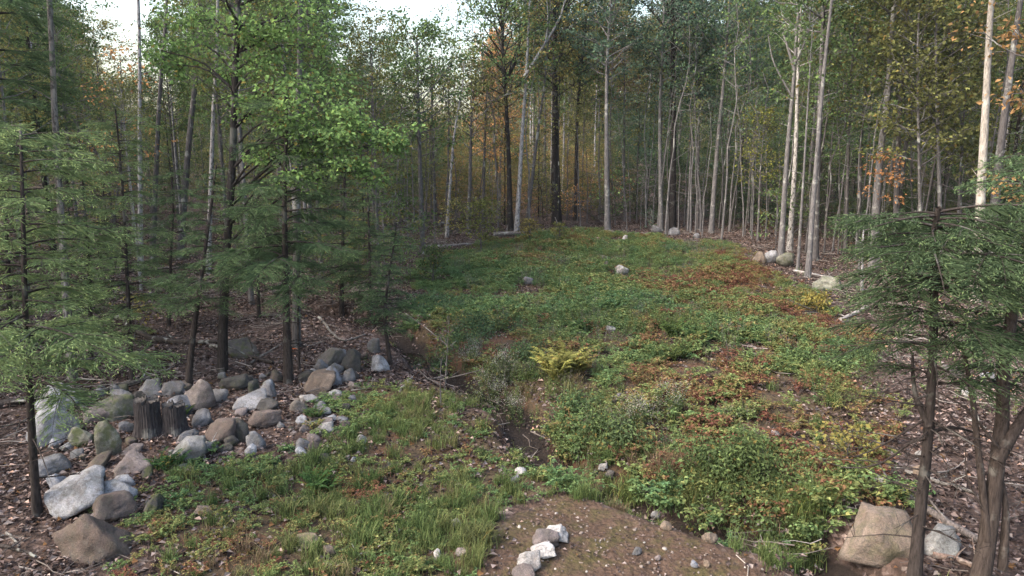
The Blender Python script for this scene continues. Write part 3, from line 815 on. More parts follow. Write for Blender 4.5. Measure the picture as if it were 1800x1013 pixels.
def hemlock(h=6, r0=0.09, cb=0.3, R=1.6, nb=60, path=None, r1=0.015, dead=10, dens=1.45, tw=0.0125, taper=0.75, bias=None, tl=0.06, skew=1.0):
    """drooping conifer: flat feathery sprays on level branches"""
    tg, cg = Geo(), Geo()
    P = straight_trunk(h, 0.06) if path is None else path
    tr = trunk_tube(tg, P, r0, r1, 8)
    allC, allD, allN, allL, allR = [], [], [], [], []
    for i in range(nb):
        u = cb + (0.99 - cb) * ((i + rng.uniform(0, 1)) / nb) ** skew
        p, rr = tr(u); q = (u - cb) / (1 - cb)
        a = i * 2.39996 + rng.uniform(-0.5, 0.5)
        L = R * (1 - taper * q) * rng.uniform(0.35, 1.15) * (0.7 + 0.3 * min(1, q * 5))
        if bias is not None: L *= 1 + bias[1] * math.cos(a - bias[0])
        rise = rng.uniform(0.0, 0.3)
        t = np.linspace(0, 1, 8)
        d = np.array([math.cos(a), math.sin(a), 0]); s = np.array([-d[1], d[0], 0])
        B = p + d * (L * t)[:, None] + s * (L * 0.10 * rng.normal() * t ** 2)[:, None]
        B[:, 2] += L * (rise * t - (rise + rng.uniform(0.02, 0.26)) * t ** 2.4)
        tube(tg, B, np.linspace(min(rr * 0.55, 0.008 + 0.009 * L), 0.003, 8), 4)
        axes = [(B, d, s, L)]
        for _ in range(int(rng.integers(2, 5))):                      # side boughs
            t0 = rng.uniform(0.25, 0.75); p1 = np.array([np.interp(t0, t, B[:, k]) for k in range(3)]); sg1 = rng.choice([-1, 1])
            dd = d + s * sg1 * rng.uniform(0.5, 1.1); dd = dd / np.linalg.norm(dd); L1 = L * (1 - t0) * rng.uniform(0.7, 1.2)
            B1 = p1 + dd * (L1 * t)[:, None]; B1[:, 2] += L1 * (rng.uniform(-0.05, 0.2) * t - rng.uniform(0.1, 0.45) * t ** 2)
            tube(tg, B1, np.linspace(0.004 + 0.004 * L1, 0.002, 8), 3)
            axes.append((B1, dd, np.array([-dd[1], dd[0], 0]), L1))
        for B_, d_, s_, L_ in axes:
            m = max(4, int(L_ / 0.085 * dens))
            tt = np.repeat(np.linspace(0.16, 1.0, m), 2) + rng.uniform(-0.03, 0.03, 2 * m); sg = np.tile([-1, 1], m)
            base = np.column_stack([np.interp(tt, t, B_[:, k]) for k in range(3)])
            l2 = L_ * 0.27 * np.sin(np.pi * np.clip(0.12 + 0.85 * tt, 0, 1)) ** 0.7 * rng.uniform(0.4, 1.3, len(tt)) + 0.05
            d2 = norm(s_[None] * sg[:, None] * 0.85 + d_[None] * rng.uniform(0.3, 1.0, len(tt))[:, None] + rng.normal(scale=0.2, size=(len(tt), 3)))
            droop = rng.uniform(0.02, 0.5, len(tt))
            nn = np.maximum(3, (l2 / 0.052 * dens).astype(int)); k = int(nn.sum())
            ix = np.repeat(np.arange(len(tt)), nn)
            fr = (np.arange(k) - np.repeat(np.cumsum(nn) - nn, nn) + 1) / np.repeat(nn, nn)
            C = base[ix] + d2[ix] * (l2[ix] * fr * 0.92)[:, None]; C[:, 2] -= l2[ix] * droop[ix] * fr ** 2
            side = np.where(np.arange(k) % 2 == 0, 1.0, -1.0)[:, None]
            cr = np.cross(d2[ix], [0, 0, 1.0])
            D = d2[ix] + cr * side * rng.uniform(0.35, 0.9, (k, 1)) + rng.normal(scale=0.3, size=(k, 3)); D[:, 2] -= 0.12 + 0.8 * droop[ix] * fr
            allC.append(C); allD.append(D); allN.append(np.array([0, 0, 1.0]) + rng.normal(scale=0.5, size=(k, 3)))
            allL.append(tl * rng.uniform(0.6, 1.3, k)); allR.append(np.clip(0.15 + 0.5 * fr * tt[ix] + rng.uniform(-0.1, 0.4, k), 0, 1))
            e = base + d2 * l2[:, None]; e[:, 2] -= l2 * droop
            allC.append(base); allD.append(e - base); allN.append(np.broadcast_to([0, 0, 1.0], base.shape)); allL.append(np.linalg.norm(e - base, axis=1)); allR.append(np.full(len(base), 0.3))
    W = np.concatenate([np.full(len(c), tw if i % 2 == 0 else tw * 0.35) for i, c in enumerate(allC)])
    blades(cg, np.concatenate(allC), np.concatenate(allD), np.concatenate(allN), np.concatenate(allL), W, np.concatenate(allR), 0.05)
    for _ in range(dead):
        p, rr = tr(rng.uniform(0.1, cb + 0.15)); a = rng.uniform(0, 6.283); L = rng.uniform(0.3, 1.0) * min(1.2, R)
        d = np.array([math.cos(a), math.sin(a), rng.uniform(-0.25, 0.25)])
        mid = p + d * L * 0.5
        e = p + d * L + [0, 0, rng.uniform(-0.25, 0.05)]
        tube(tg, np.array([p, mid, e]), np.array([0.012, 0.008, 0.003]), 4)
        for _ in range(3):
            q = mid + (e - mid) * rng.uniform(0, 1); tube(tg, np.array([q, q + norm(d + 0.9 * rng.normal(size=3)) * 0.25]), np.array([0.005, 0.002]), 3)
    return tg, cg

def make_tree(name, geos, bark, crownmat, base, bark_col, leaf_col, label, cat, group=None, yaw=0.0, scale=1.0):
    e = obj(name, None, loc=base); e.rotation_euler = (0, 0, yaw); e.scale = (scale,) * 3
    tag(e, label, cat, group)
    t = obj('trunk', geos[0] if isinstance(geos[0], bpy.types.Mesh) else geos[0].mesh('trunk', M[bark]), e, color=bark_col)
    if geos[1] is not None:
        c = obj('crown', geos[1] if isinstance(geos[1], bpy.types.Mesh) else geos[1].mesh('crown', M[crownmat], False), e, color=leaf_col)
    return e

GREY, PALE, DARK, BIRCH, HEM = (0.108, 0.100, 0.101), (0.150, 0.142, 0.145), (0.036, 0.031, 0.030), (0.33, 0.32, 0.33), (0.044, 0.036, 0.034)
GREEN, OLIVE, YELLOW, ORANGE, TEAL, RUST, BRIGHT = (0.100, 0.165, 0.055), (0.150, 0.160, 0.050), (0.26, 0.23, 0.055), (0.42, 0.20, 0.05), (0.080, 0.140, 0.095), (0.21, 0.115, 0.06), (0.155, 0.270, 0.070)
NEEDLE, NEEDLE_LT = (0.100, 0.170, 0.072), (0.175, 0.260, 0.092)

def plane_point(px, py, Y):
    d = ray(px, py); t = Y / d[1]
    return np.array([d[0] * t, Y, CAM_H + d[2] * t])

def stem_path(pts, height=None, n=12, by=None):
    """stem through picture points (base first), standing in the upright plane at the base; carried on upward to its height"""
    b = at(*pts[0]) if by is None else np.array([*(plane_point(*pts[0], by)[:2]), 0.0])
    if by is not None: b[2] = float(H(b[0], b[1]))
    Q = [b] + [plane_point(px, py, b[1] + rng.normal(scale=0.12)) for px, py in pts[1:]]
    if height is not None and Q[-1][2] < b[2] + height:
        d = Q[-1] - Q[max(0, len(Q) - 2)]; d = norm(d); d[0] *= 0.6; d = norm(d + [0, 0, 0.3])
        Q.append(Q[-1] + d * (b[2] + height - Q[-1][2]) / d[2])
    return b, smooth_path(np.array(Q) - b, n), b[1]

def clumps(tg, cg, b, tr, Y, spots, leaf=0.10, per=90, twig=True):
    """leafy boughs reaching to given spots; spots in picture points + depth offset"""
    for (px, py, dy, s) in spots:
        c = plane_point(px, py, Y + dy) - b
        us = np.linspace(0.2, 0.98, 25)
        hs = np.array([tr(u)[0] for u in us])
        k = int(np.argmin(np.abs(hs[:, 2] - (c[2] - 0.45 * np.hypot(*(hs[:, :2] - c[:2]).T)))))
        p, rr = tr(us[k])
        t = np.linspace(0, 1, 6)[:, None]
        B = p + (c - p) * t + np.array([0, 0, 0.12 * np.linalg.norm(c - p)]) * np.sin(np.pi * t) + rng.normal(scale=0.04, size=(6, 3)) * t
        tube(tg, B, np.linspace(min(rr * 0.5, 0.03), 0.006, 6), 5)
        cs = [c] + [c + rng.normal(size=3) * s * [0.6, 0.6, 0.35] for _ in range(5)]
        for e in cs[1:]: tube(tg, np.array([B[4], (B[4] + e) / 2 + [0, 0, 0.04], e]), np.array([0.008, 0.006, 0.003]), 3)
        put_leaves(cg, np.array(cs), per // 6, s * 0.6, leaf, 0.55)

def hero(name, pts, wpx, height, bark, bcol, lcol, label, cat='tree', kind='broad', spots=None, by=None, spot_leaf=0.10, spot_per=90, group=None, crownmat=None, n=14, tape=False, limbs=(), **kw):
    b, P, Y = stem_path(pts, height, n, by)
    dist = math.sqrt(b[0] ** 2 + b[1] ** 2 + (CAM_H - b[2]) ** 2)
    dist = b[1] * math.cos(PITCH) + (CAM_H - b[2]) * math.sin(PITCH)
    r0 = wpx / FPX * dist / 2 * (1.0 if kind == 'hem' else 0.82)
    kw.setdefault('r1', r0 * 0.25)
    if kind == 'hem':
        tg, cg = hemlock(r0=r0, path=P, **kw)
    else:
        tg, cg = broadleaf(r0=r0, path=P, **kw)
    if spots or limbs:
        t = np.linspace(0, 1, len(P))
        tr = lambda u: (np.array([np.interp(u, t, P[:, i]) for i in range(3)]), r0 * (1 - 0.75 * u))
        if spots: clumps(tg, cg, b, tr, Y, spots, spot_leaf, spot_per)
        for L, w in limbs:
            Q = smooth_path(np.array([plane_point(px, py, Y + 0.15 * i) for i, (px, py) in enumerate(L)]) - b, 7)
            tube(tg, Q, np.linspace(w, w * 0.3, 7) / FPX * dist / 2, 6)
    e = make_tree(name, (tg, cg if cg.v else None), bark, crownmat or ('needle' if kind == 'hem' else 'leaf'), b, bcol, lcol, label, cat, group)
    if tape:
        g = Geo(); c = plane_point(519, 575, Y) - b; a = np.linspace(0, 2 * math.pi, 15)
        i = int(np.argmin(np.abs(P[:, 2] - c[2]))); c = P[i]; rr = r0 * 1.25
        V = np.concatenate([np.column_stack([c[0] + rr * np.cos(a), c[1] + rr * np.sin(a), np.full(15, c[2] + dz)]) for dz in (-0.03, 0.03)])
        g.add(V, [[k, k + 1, 16 + k, 15 + k] for k in range(14)])
        g.add(np.array([[c[0] + rr * 0.2, c[1] - rr * 1.08, c[2]], [c[0] + rr * 0.7, c[1] - rr, c[2]], [c[0] + rr * 0.8, c[1] - rr * 1.2, c[2] - 0.22], [c[0] + rr * 0.3, c[1] - rr * 1.25, c[2] - 0.25]]), [[0, 1, 2, 3]])
        o = obj('flagging_tape', g.mesh('flagging_tape', M['tape'], False), e); o['label'] = 'orange flagging tape tied round the trunk'
    return e

# ---- hemlocks close to the camera
HG = 'hemlocks near the camera'
hero('hemlock_tree', [(65, 905), (47, 600), (40, 370), (36, 225)], 15, 5.5, 'bark_dark', HEM, NEEDLE_LT, 'slim leaning hemlock rising beside the front left boulder heap, feathery drooping boughs', kind='hem', group=HG, cb=0.36, R=1.6, nb=58, dead=16, bias=(0.2, 0.3), taper=0.55)
hero('hemlock_tree', [(232, 672), (225, 520), (215, 330), (205, 210)], 9, 6, 'bark_dark', HEM, NEEDLE_LT, 'young hemlock at left whose low boughs hang over the dark fallen log', kind='hem', group=HG, cb=0.16, R=1.35, nb=62, dead=6, taper=0.5)
hero('hemlock_tree', [(-60, 700), (-40, 350), (-20, 40)], 26, 12, 'bark_dark', DARK, NEEDLE, 'tall dark hemlock reaching in from the left edge', kind='hem', group=HG, cb=0.35, R=2.0, nb=60, dead=6, taper=0.35)
hero('hemlock_tree', [(330, 685), (338, 600), (352, 500), (370, 370), (380, 290)], 13, 4.6, 'bark_dark', HEM, NEEDLE, 'thin hemlock leaning right out of the boulder heap beside the tall stumps', kind='hem', group=HG, cb=0.38, R=1.15, nb=46, dead=14)
hero('hemlock_tree', [(507, 672), (502, 500), (500, 340), (504, 215)], 17, 6.3, 'bark_dark', HEM, NEEDLE, 'straight hemlock at the edge of the rocks, trunk bare below wide dark boughs', kind='hem', group=HG, cb=0.33, R=2.0, nb=52, dead=26, taper=0.5)
hero('hemlock_tree', [(687, 643), (676, 560), (682, 500), (696, 405)], 8, 3.5, 'bark_dark', HEM, NEEDLE, 'small crooked hemlock sapling by the left edge of the clearing', kind='hem', group=HG, cb=0.25, R=0.95, nb=44, dead=8, taper=0.6)
hero('hemlock_tree', [(600, 560), (603, 400), (606, 300)], 9, 6.0, 'bark_dark', HEM, NEEDLE, 'shaded hemlock standing behind the taped trunk, dark sparse boughs', kind='hem', group=HG, cb=0.2, R=1.7, nb=50, dead=8)
hero('hemlock_tree', [(1606, 1035), (1618, 900), (1632, 760), (1642, 560), (1640, 430), (1650, 365)], 23, 4.6, 'bark_dark', HEM, (0.075, 0.125, 0.055), 'bushy hemlock in front at right, wide flat crown over a bare trunk', kind='hem', group=HG, cb=0.48, R=1.4, nb=58, dead=36, skew=0.45, taper=0.1, bias=(-0.3, 0.2), r1=0.03, tw=0.011, tl=0.05, dens=1.6,
     limbs=[([(1632, 750), (1608, 690), (1604, 620)], 13), ([(1628, 770), (1600, 778), (1555, 812), (1500, 824), (1450, 812)], 5), ([(1634, 760), (1680, 752), (1740, 770)], 8), ([(1622, 740), (1590, 760), (1520, 798), (1480, 803)], 4), ([(1643, 500), (1580, 505), (1540, 540), (1480, 562)], 5)])
hero('hemlock_tree', [(1850, 1000), (1840, 700), (1830, 420)], 22, 5.2, 'bark_dark', HEM, NEEDLE, 'dark hemlock crowding in at the right edge behind the forked trunk', kind='hem', group=HG, cb=0.4, R=1.2, nb=46, dead=14, taper=0.3, skew=0.6)

hero('hemlock_tree', [(160, 655), (158, 500), (150, 380)], 9, 5.0, 'bark_dark', HEM, NEEDLE_LT, 'leafy young hemlock behind the mottled leaning trunk at left', kind='hem', group=HG, cb=0.18, R=1.4, nb=54, dead=6, taper=0.5)
hero('hemlock_tree', [(296, 575), (300, 460), (304, 380)], 7, 4.6, 'bark_dark', HEM, NEEDLE, 'small hemlock behind the dark curved fallen log', kind='hem', group=HG, cb=0.15, R=1.4, nb=46, dead=6, taper=0.5)
hero('hemlock_tree', [(455, 560), (452, 450), (450, 380)], 7, 4.4, 'bark_dark', HEM, NEEDLE, 'small dim hemlock between the maple trunk and the straight hemlock', kind='hem', group=HG, cb=0.2, R=1.5, nb=44, dead=6, taper=0.5)
hero('hemlock_tree', [(652, 575), (650, 470), (648, 390)], 7, 4.6, 'bark_dark', HEM, NEEDLE, 'young hemlock uphill of the crooked hemlock sapling', kind='hem', group=HG, cb=0.15, R=1.3, nb=44, dead=6, taper=0.6)
hero('hemlock_tree', [(20, 640), (15, 480), (5, 330)], 10, 6.0, 'bark_dark', HEM, NEEDLE_LT, 'young hemlock at the left edge behind the slim leaning one', kind='hem', group=HG, cb=0.2, R=1.5, nb=40, dead=8, taper=0.5)

# ---- bare forked trunks at the lower right
b, P, Y = stem_path([(1718, 1040), (1738, 930), (1755, 800), (1762, 740), (1766, 640), (1790, 480)], None, 14)
g = Geo(); r0 = 0.105
trunk_tube(g, P, r0, 0.05, 12)
for L, w in ([(1752, 810), (1778, 765), (1812, 715), (1850, 640)], 24), ([(1736, 950), (1727, 860), (1716, 760), (1708, 690), (1690, 600)], 15), ([(1762, 1000), (1768, 900), (1762, 850)], 18), ([(1730, 900), (1700, 840), (1697, 790)], 4), ([(1757, 790), (1700, 720), (1650, 690)], 6), ([(1764, 700), (1720, 640), (1700, 600)], 5):
    Q = smooth_path(np.array([plane_point(px, py, Y + 0.05 * i) for i, (px, py) in enumerate(L)]) - b, 8)
    tube(g, Q, np.linspace(w, w * 0.45, 8) / FPX * 7.6 / 2, 9, rough=0.05)
e = make_tree('bare_tree', (g, None), 'bark_dark', 'leaf', b, (0.060, 0.047, 0.042), GREEN, 'thick forked bare trunk at the lower right corner', 'tree')

# ---- broadleaf trees of the left wood
hero('maple_tree', [(390, 652), (395, 500), (408, 300), (414, 120), (419, 0)], 21, 13, 'bark_dark', DARK, BRIGHT, 'dark straight maple trunk behind the boulders carrying bright green boughs', cb=0.56, R=2.4, nb=30, leaf=0.12, per=16, dead=8,
     spots=[(460, 120, -.6, .6), (520, 150, -.8, .6), (560, 200, -1, .6), (600, 240, -1, .6), (645, 225, -.6, .5), (685, 232, -.4, .4), (620, 290, -.8, .5), (560, 265, -.4, .6), (500, 210, -.8, .55), (470, 60, 0, .6), (545, 85, .3, .6), (585, 140, 0, .6),
            (400, 130, .6, .5), (330, 75, .4, .5), (275, 90, .2, .5), (350, 35, .5, .6), (450, 185, -.2, .5), (525, 315, -.9, .5), (655, 300, -.5, .45), (695, 255, -.3, .35), (600, 195, -.5, .55), (480, 265, -.5, .45), (540, 230, -1.2, .5), (420, 60, -.5, .6), (510, 30, -.3, .6), (300, 115, .1, .35)], spot_leaf=0.095, spot_per=330)
hero('birch_tree', [(128, 668), (118, 540), (104, 330), (95, 180), (86, 0)], 18, 13, 'birch', (0.22, 0.20, 0.19), GREEN, 'mottled dark and white trunk leaning left among the left hemlocks', cb=0.72, R=1.7, nb=14, per=4, dead=6)
hero('birch_tree', [(247, 480), (246, 250), (243, 0)], 11, 17, 'birch', BIRCH, GREEN, 'tall straight white birch standing behind the left hemlocks', cb=0.72, R=1.7, nb=14, per=4)
hero('birch_tree', [(366, 480), (375, 200), (383, 20)], 11, 16, 'birch', BIRCH, OLIVE, 'white birch just left of the dark maple trunk', cb=0.72, R=1.7, nb=14, per=4)
hero('forest_tree', [(268, 455), (280, 180), (293, 0)], 12, 16, 'bark', GREY, OLIVE, 'grey trunk next to the tall white birch at left', cb=0.72, R=1.7, nb=14, per=4)
hero('forest_tree', [(316, 455), (332, 250), (345, 130), (352, 0)], 15, 17, 'bark', GREY, OLIVE, 'broad grey trunk tilting right between the two left birches', cb=0.72, R=1.7, nb=14, per=4)
hero('forest_tree', [(521, 612), (522, 300), (528, 0)], 17, 16, 'bark', GREY, GREEN, 'tall grey trunk marked with orange tape behind the straight hemlock', cb=0.6, R=2.6, nb=30, per=16, tape=True)
hero('dead_tree', [(526, 650), (524, 540), (529, 420)], 6, 3.2, 'bark_dark', HEM, NEEDLE, 'thin dead stem close beside the taped trunk', cb=0.9, nb=2, per=1, R=0.3, dead=10)
hero('leaning_dead_tree', [(246, 400), (190, 300), (120, 200), (20, 90)], 6, None, 'bark', GREY, OLIVE, 'bare dead stem leaning steeply left across the white birch', cb=0.95, nb=2, per=1, R=0.4, dead=8)
hero('leaning_dead_tree', [(300, 420), (250, 340), (175, 210), (90, 150)], 5, None, 'bark', GREY, OLIVE, 'upper of two dead stems slanting left above the hemlocks', cb=0.95, nb=2, per=1, R=0.4, dead=8)
hero('maple_sapling', [(236, 600), (238, 570), (240, 545)], 3, 1.1, 'bark', GREY, YELLOW, 'tiny maple sapling with yellow leaves above the dark fallen log', cb=0.4, R=0.45, nb=9, leaf=0.09, per=5, dead=0, spray=0.15)
hero('orange_maple', [(195, 470), (200, 400), (210, 300), (214, 170)], 6, 8, 'bark', GREY, ORANGE, 'slim understory maple with orange leaf sprays left of the white birch', cb=0.3, R=1.6, nb=14, leaf=0.13, per=5, dead=4, spray=0.4)

# ---- trees along the far edge of the clearing
EDGE = 'trees along the far edge of the clearing'
edge = [
    ('birch_tree', [(785, 418), (797, 250), (813, 150)], 8, 9.5, 'birch', BIRCH, OLIVE, 'thin white birch leaning right at the far edge of the clearing', dict(cb=0.75, R=1.3, nb=12, per=6)),
    ('birch_tree', [(908, 408), (917, 250), (925, 130), (931, 0)], 11, 15, 'birch', BIRCH, OLIVE, 'white forked birch with nearly bare crown at the far edge', dict(cb=0.8, R=1.6, nb=10, per=4, limbs=[([(922, 135), (950, 90), (985, 30), (1000, -30)], 6), ([(958, 78), (963, 40), (960, -20)], 3)])),
    ('oak_tree', [(897, 405), (893, 250), (886, 130), (880, 0)], 13, 13, 'bark_dark', DARK, GREEN, 'dark oak with spreading limbs just left of the forked birch', dict(cb=0.52, R=3.2, nb=44, up=(0.5, 1.0), leaf=0.16, limbs=[([(888, 130), (862, 100), (835, 80)], 7), ([(889, 140), (905, 110), (915, 70)], 7)])),
    ('oak_tree', [(978, 394), (976, 200), (974, 60)], 21, 15, 'bark_dark', DARK, TEAL, 'thickest dark oak trunk at the middle of the far edge', dict(cb=0.5, R=3.8, nb=56, up=(0.4, 1.0), leaf=0.16)),
    ('forest_tree', [(1068, 406), (1066, 200), (1068, 90), (1074, 0)], 13, 13, 'bark', PALE, TEAL, 'pale straight trunk standing forward at the far edge, right of the oaks', dict(cb=0.62, R=2.6, nb=30)),
    ('forest_tree', [(1012, 388), (1015, 200), (1028, 60)], 10, 14, 'bark_dark', DARK, GREEN, 'dark trunk right beside the thickest oak', dict(cb=0.5, R=2.8, nb=34)),
    ('forest_tree', [(925, 404), (943, 250), (960, 120)], 9, 13, 'bark', GREY, YELLOW, 'grey trunk slanting right beside the forked birch', dict(cb=0.6, R=1.8, nb=20, per=12)),
    ('forest_tree', [(1098, 390), (1097, 200), (1100, 50)], 6, 12, 'bark', GREY, RUST, 'thin pole tree with rusty leaves right of the pale straight trunk', dict(cb=0.55, R=1.6, nb=18, per=10)),
    ('forest_tree', [(1162, 406), (1160, 200), (1166, 40)], 10, 15, 'bark', PALE, TEAL, 'pale slim trunk directly behind the two far grey boulders', dict(cb=0.55, R=2.4, nb=30)),
    ('pine_tree', [(1181, 402), (1184, 200), (1182, 0)], 16, 18, 'bark_dark', DARK, TEAL, 'thick dark trunk behind the far boulders with blue green crown', dict(cb=0.42, R=3.4, nb=60)),
    ('forest_tree', [(1250, 410), (1261, 260), (1274, 120)], 11, 14, 'bark', PALE, TEAL, 'pale trunk tilting right, right of the far boulders', dict(cb=0.6, R=2.4, nb=28)),
    ('pole_tree', [(1209, 406), (1216, 240), (1228, 120)], 5, 9, 'bark', PALE, TEAL, 'thin pale pole right next to the thick dark trunk', dict(cb=0.7, R=1.2, nb=12, per=10)),
    ('pole_tree', [(1226, 404), (1229, 200), (1236, 80)], 7, 11, 'bark', GREY, TEAL, 'slim grey pole between the dark trunk and the tilting pale trunk', dict(cb=0.6, R=1.5, nb=16, per=12)),
    ('forest_tree', [(743, 446), (738, 280), (734, 120)], 13, 10, 'bark', GREY, GREEN, 'grey trunk at the left corner of the clearing by the pale log', dict(cb=0.45, R=2.3, nb=36, per=18)),
    ('forest_tree', [(766, 398), (761, 250), (758, 120)], 9, 9, 'bark', GREY, OLIVE, 'slim grey trunk behind the pale log at the clearing corner', dict(cb=0.5, R=1.6, nb=20, per=12)),
    ('forest_tree', [(823, 412), (827, 280), (829, 170)], 11, 8.5, 'bark', GREY, OLIVE, 'grey trunk right of the leaning white birch, short of the sky gap', dict(cb=0.5, R=1.9, nb=24, per=12)),
    ('forest_tree', [(849, 400), (852, 250), (856, 150)], 8, 9, 'bark', GREY, (0.17, 0.13, 0.055), 'slender trunk with dull brownish leaves between leaning birch and dark oak', dict(cb=0.5, R=1.5, nb=18, per=10)),
    ('orange_maple', [(872, 360), (873, 260), (876, 170)], 8, 12, 'bark', GREY, ORANGE, 'maple with sun glow painted orange, in the gap left of the dark oak', dict(cb=0.2, R=2.2, nb=36, per=16)),  # distant sunlight on the leaves is put into their orange colour
    ('yellow_sapling', [(1332, 424), (1337, 300), (1344, 215)], 6, 6.2, 'bark', GREY, (0.17, 0.18, 0.03), 'yellow green sapling with flat top at the right end of the far edge', dict(cb=0.35, R=1.25, nb=24, leaf=0.12, per=9, dead=0, spray=0.4)),
]
for nm, pts, w, h, bk, bc, lc, lab, kw in edge:
    hero(nm, pts, w, h, bk, bc, lc, lab, group=EDGE, **kw)

MARKS = [(50, 'the slim leaning hemlock'), (150, 'the mottled leaning trunk'), (245, 'the tall white birch'), (318, 'the tilting broad grey trunk'), (395, 'the dark maple'), (455, 'the small dim hemlock'), (521, 'the taped trunk'), (600, 'the shaded hemlock'), (680, 'the crooked hemlock sapling'), (742, 'the corner trunk'), (790, 'the thin leaning birch'), (850, 'the brownish leaved slender trunk'), (908, 'the forked birch'), (976, 'the thickest oak'), (1067, 'the pale straight trunk'), (1100, 'the thin rusty pole'), (1172, 'the two far boulders'), (1255, 'the tilting pale trunk'), (1336, 'the flat topped yellow sapling'),
         (1385, 'the trunk with upswept limbs'), (1430, 'the long leaning pale trunk'), (1490, 'the slender grey trunk'), (1545, 'the sinuous pale trunk'), (1580, 'the scabby grey trunk'), (1640, 'the front hemlock crown'), (1720, 'the thick mottled trunk'), (1770, 'the right edge pair')]
def mark(px): return min(MARKS, key=lambda m_: abs(m_[0] - px))[1]
def hue_word(c):
    r, g, b_ = c
    if r > 1.6 * g: return 'orange'
    if r > 1.2 * g: return 'rusty'
    if r > 0.19: return 'yellow'
    if b_ > 0.55 * g: return 'blue green'
    return 'olive' if r > 0.85 * g else 'green'

# thin poles just inside the wood
POLES = [broadleaf(h=9, r0=0.042, cb=0.62, R=1.1, nb=11, leaf=0.12, per=7, dead=5, spray=0.4, subs=2, r1=0.012, path=straight_trunk(9, 0.5, 11)) for _ in range(4)]
POLES = [(t_.mesh('trunk', M['bark']), c_.mesh('crown', M['leaf'], False)) for t_, c_ in POLES]
ORDP = ['first', 'second', 'third', 'fourth', 'fifth', 'sixth', 'seventh', 'eighth', 'ninth', 'tenth', 'eleventh', 'twelfth', 'thirteenth', 'fourteenth', 'fifteenth', 'sixteenth', 'seventeenth', 'eighteenth', 'nineteenth', 'twentieth', 'twenty first', 'twenty second', 'twenty third', 'twenty fourth', 'twenty fifth', 'twenty sixth', 'twenty seventh', 'twenty eighth', 'twenty ninth', 'thirtieth', 'thirty first', 'thirty second', 'thirty third', 'thirty fourth', 'thirty fifth', 'thirty sixth']
pole_spots = [(702, 430), (718, 415), (806, 402), (836, 398), (862, 396), (882, 392), (948, 396), (962, 390), (996, 386), (1032, 396), (1048, 388), (1084, 398), (1116, 396), (1128, 402), (1146, 392), (1172, 398), (1196, 404), (1234, 402), (1262, 404), (1280, 412), (1292, 404), (1306, 414), (1318, 420), (1348, 424), (1360, 418), (1412, 446), (1450, 448), (1464, 442), (1476, 452), (1500, 462), (1528, 452), (1556, 462), (1600, 470), (1636, 474), (1672, 478), (1760, 500)]
for i, (px, py) in enumerate(pole_spots):
    b = at(px + rng.uniform(-4, 4), py + rng.uniform(-5, 3))
    make_tree('pole_tree', POLES[i % 4], None, None, b, [GREY, PALE, GREY, PALE][int(rng.integers(0, 4))], [GREEN, TEAL, OLIVE][int(rng.integers(0, 3))], 'thin bare pole tree, %s from left just inside the wood edge' % ORDP[i], 'tree', 'thin pole trees inside the wood edge', rng.uniform(0, 6.283), rng.uniform(0.6, 1.15))

deeper = []
for i in range(80):
    px = rng.uniform(650, 1720) if i % 3 else rng.uniform(1000, 1400)
    yb = rng.uniform(31, 46) if px < 1330 else rng.uniform(27, 38)
    d_ = ray(px, 400); x_ = d_[0] / d_[1] * yb
    if poly_sd(np.array([x_]), np.array([yb]), CLEAR)[0] > -1.2: continue
    deeper.append((px, x_, yb, i))
seen_ = {}
for px, x_, yb, i in sorted(deeper):
    mk = mark(px); seen_[mk] = k_ = seen_.get(mk, 0) + 1
    make_tree('pole_tree', POLES[i % 4], None, None, (x_, yb, float(H(x_, yb))), [PALE, GREY, PALE][i % 3], [GREEN, TEAL, OLIVE][int(rng.integers(0, 3))], 'thin pole tree deeper behind %s, %s from left of those there' % (mk, ORDP[k_ - 1]), 'tree', 'deeper thin pole trees behind the clearing', rng.uniform(0, 6.283), rng.uniform(0.75, 1.4))

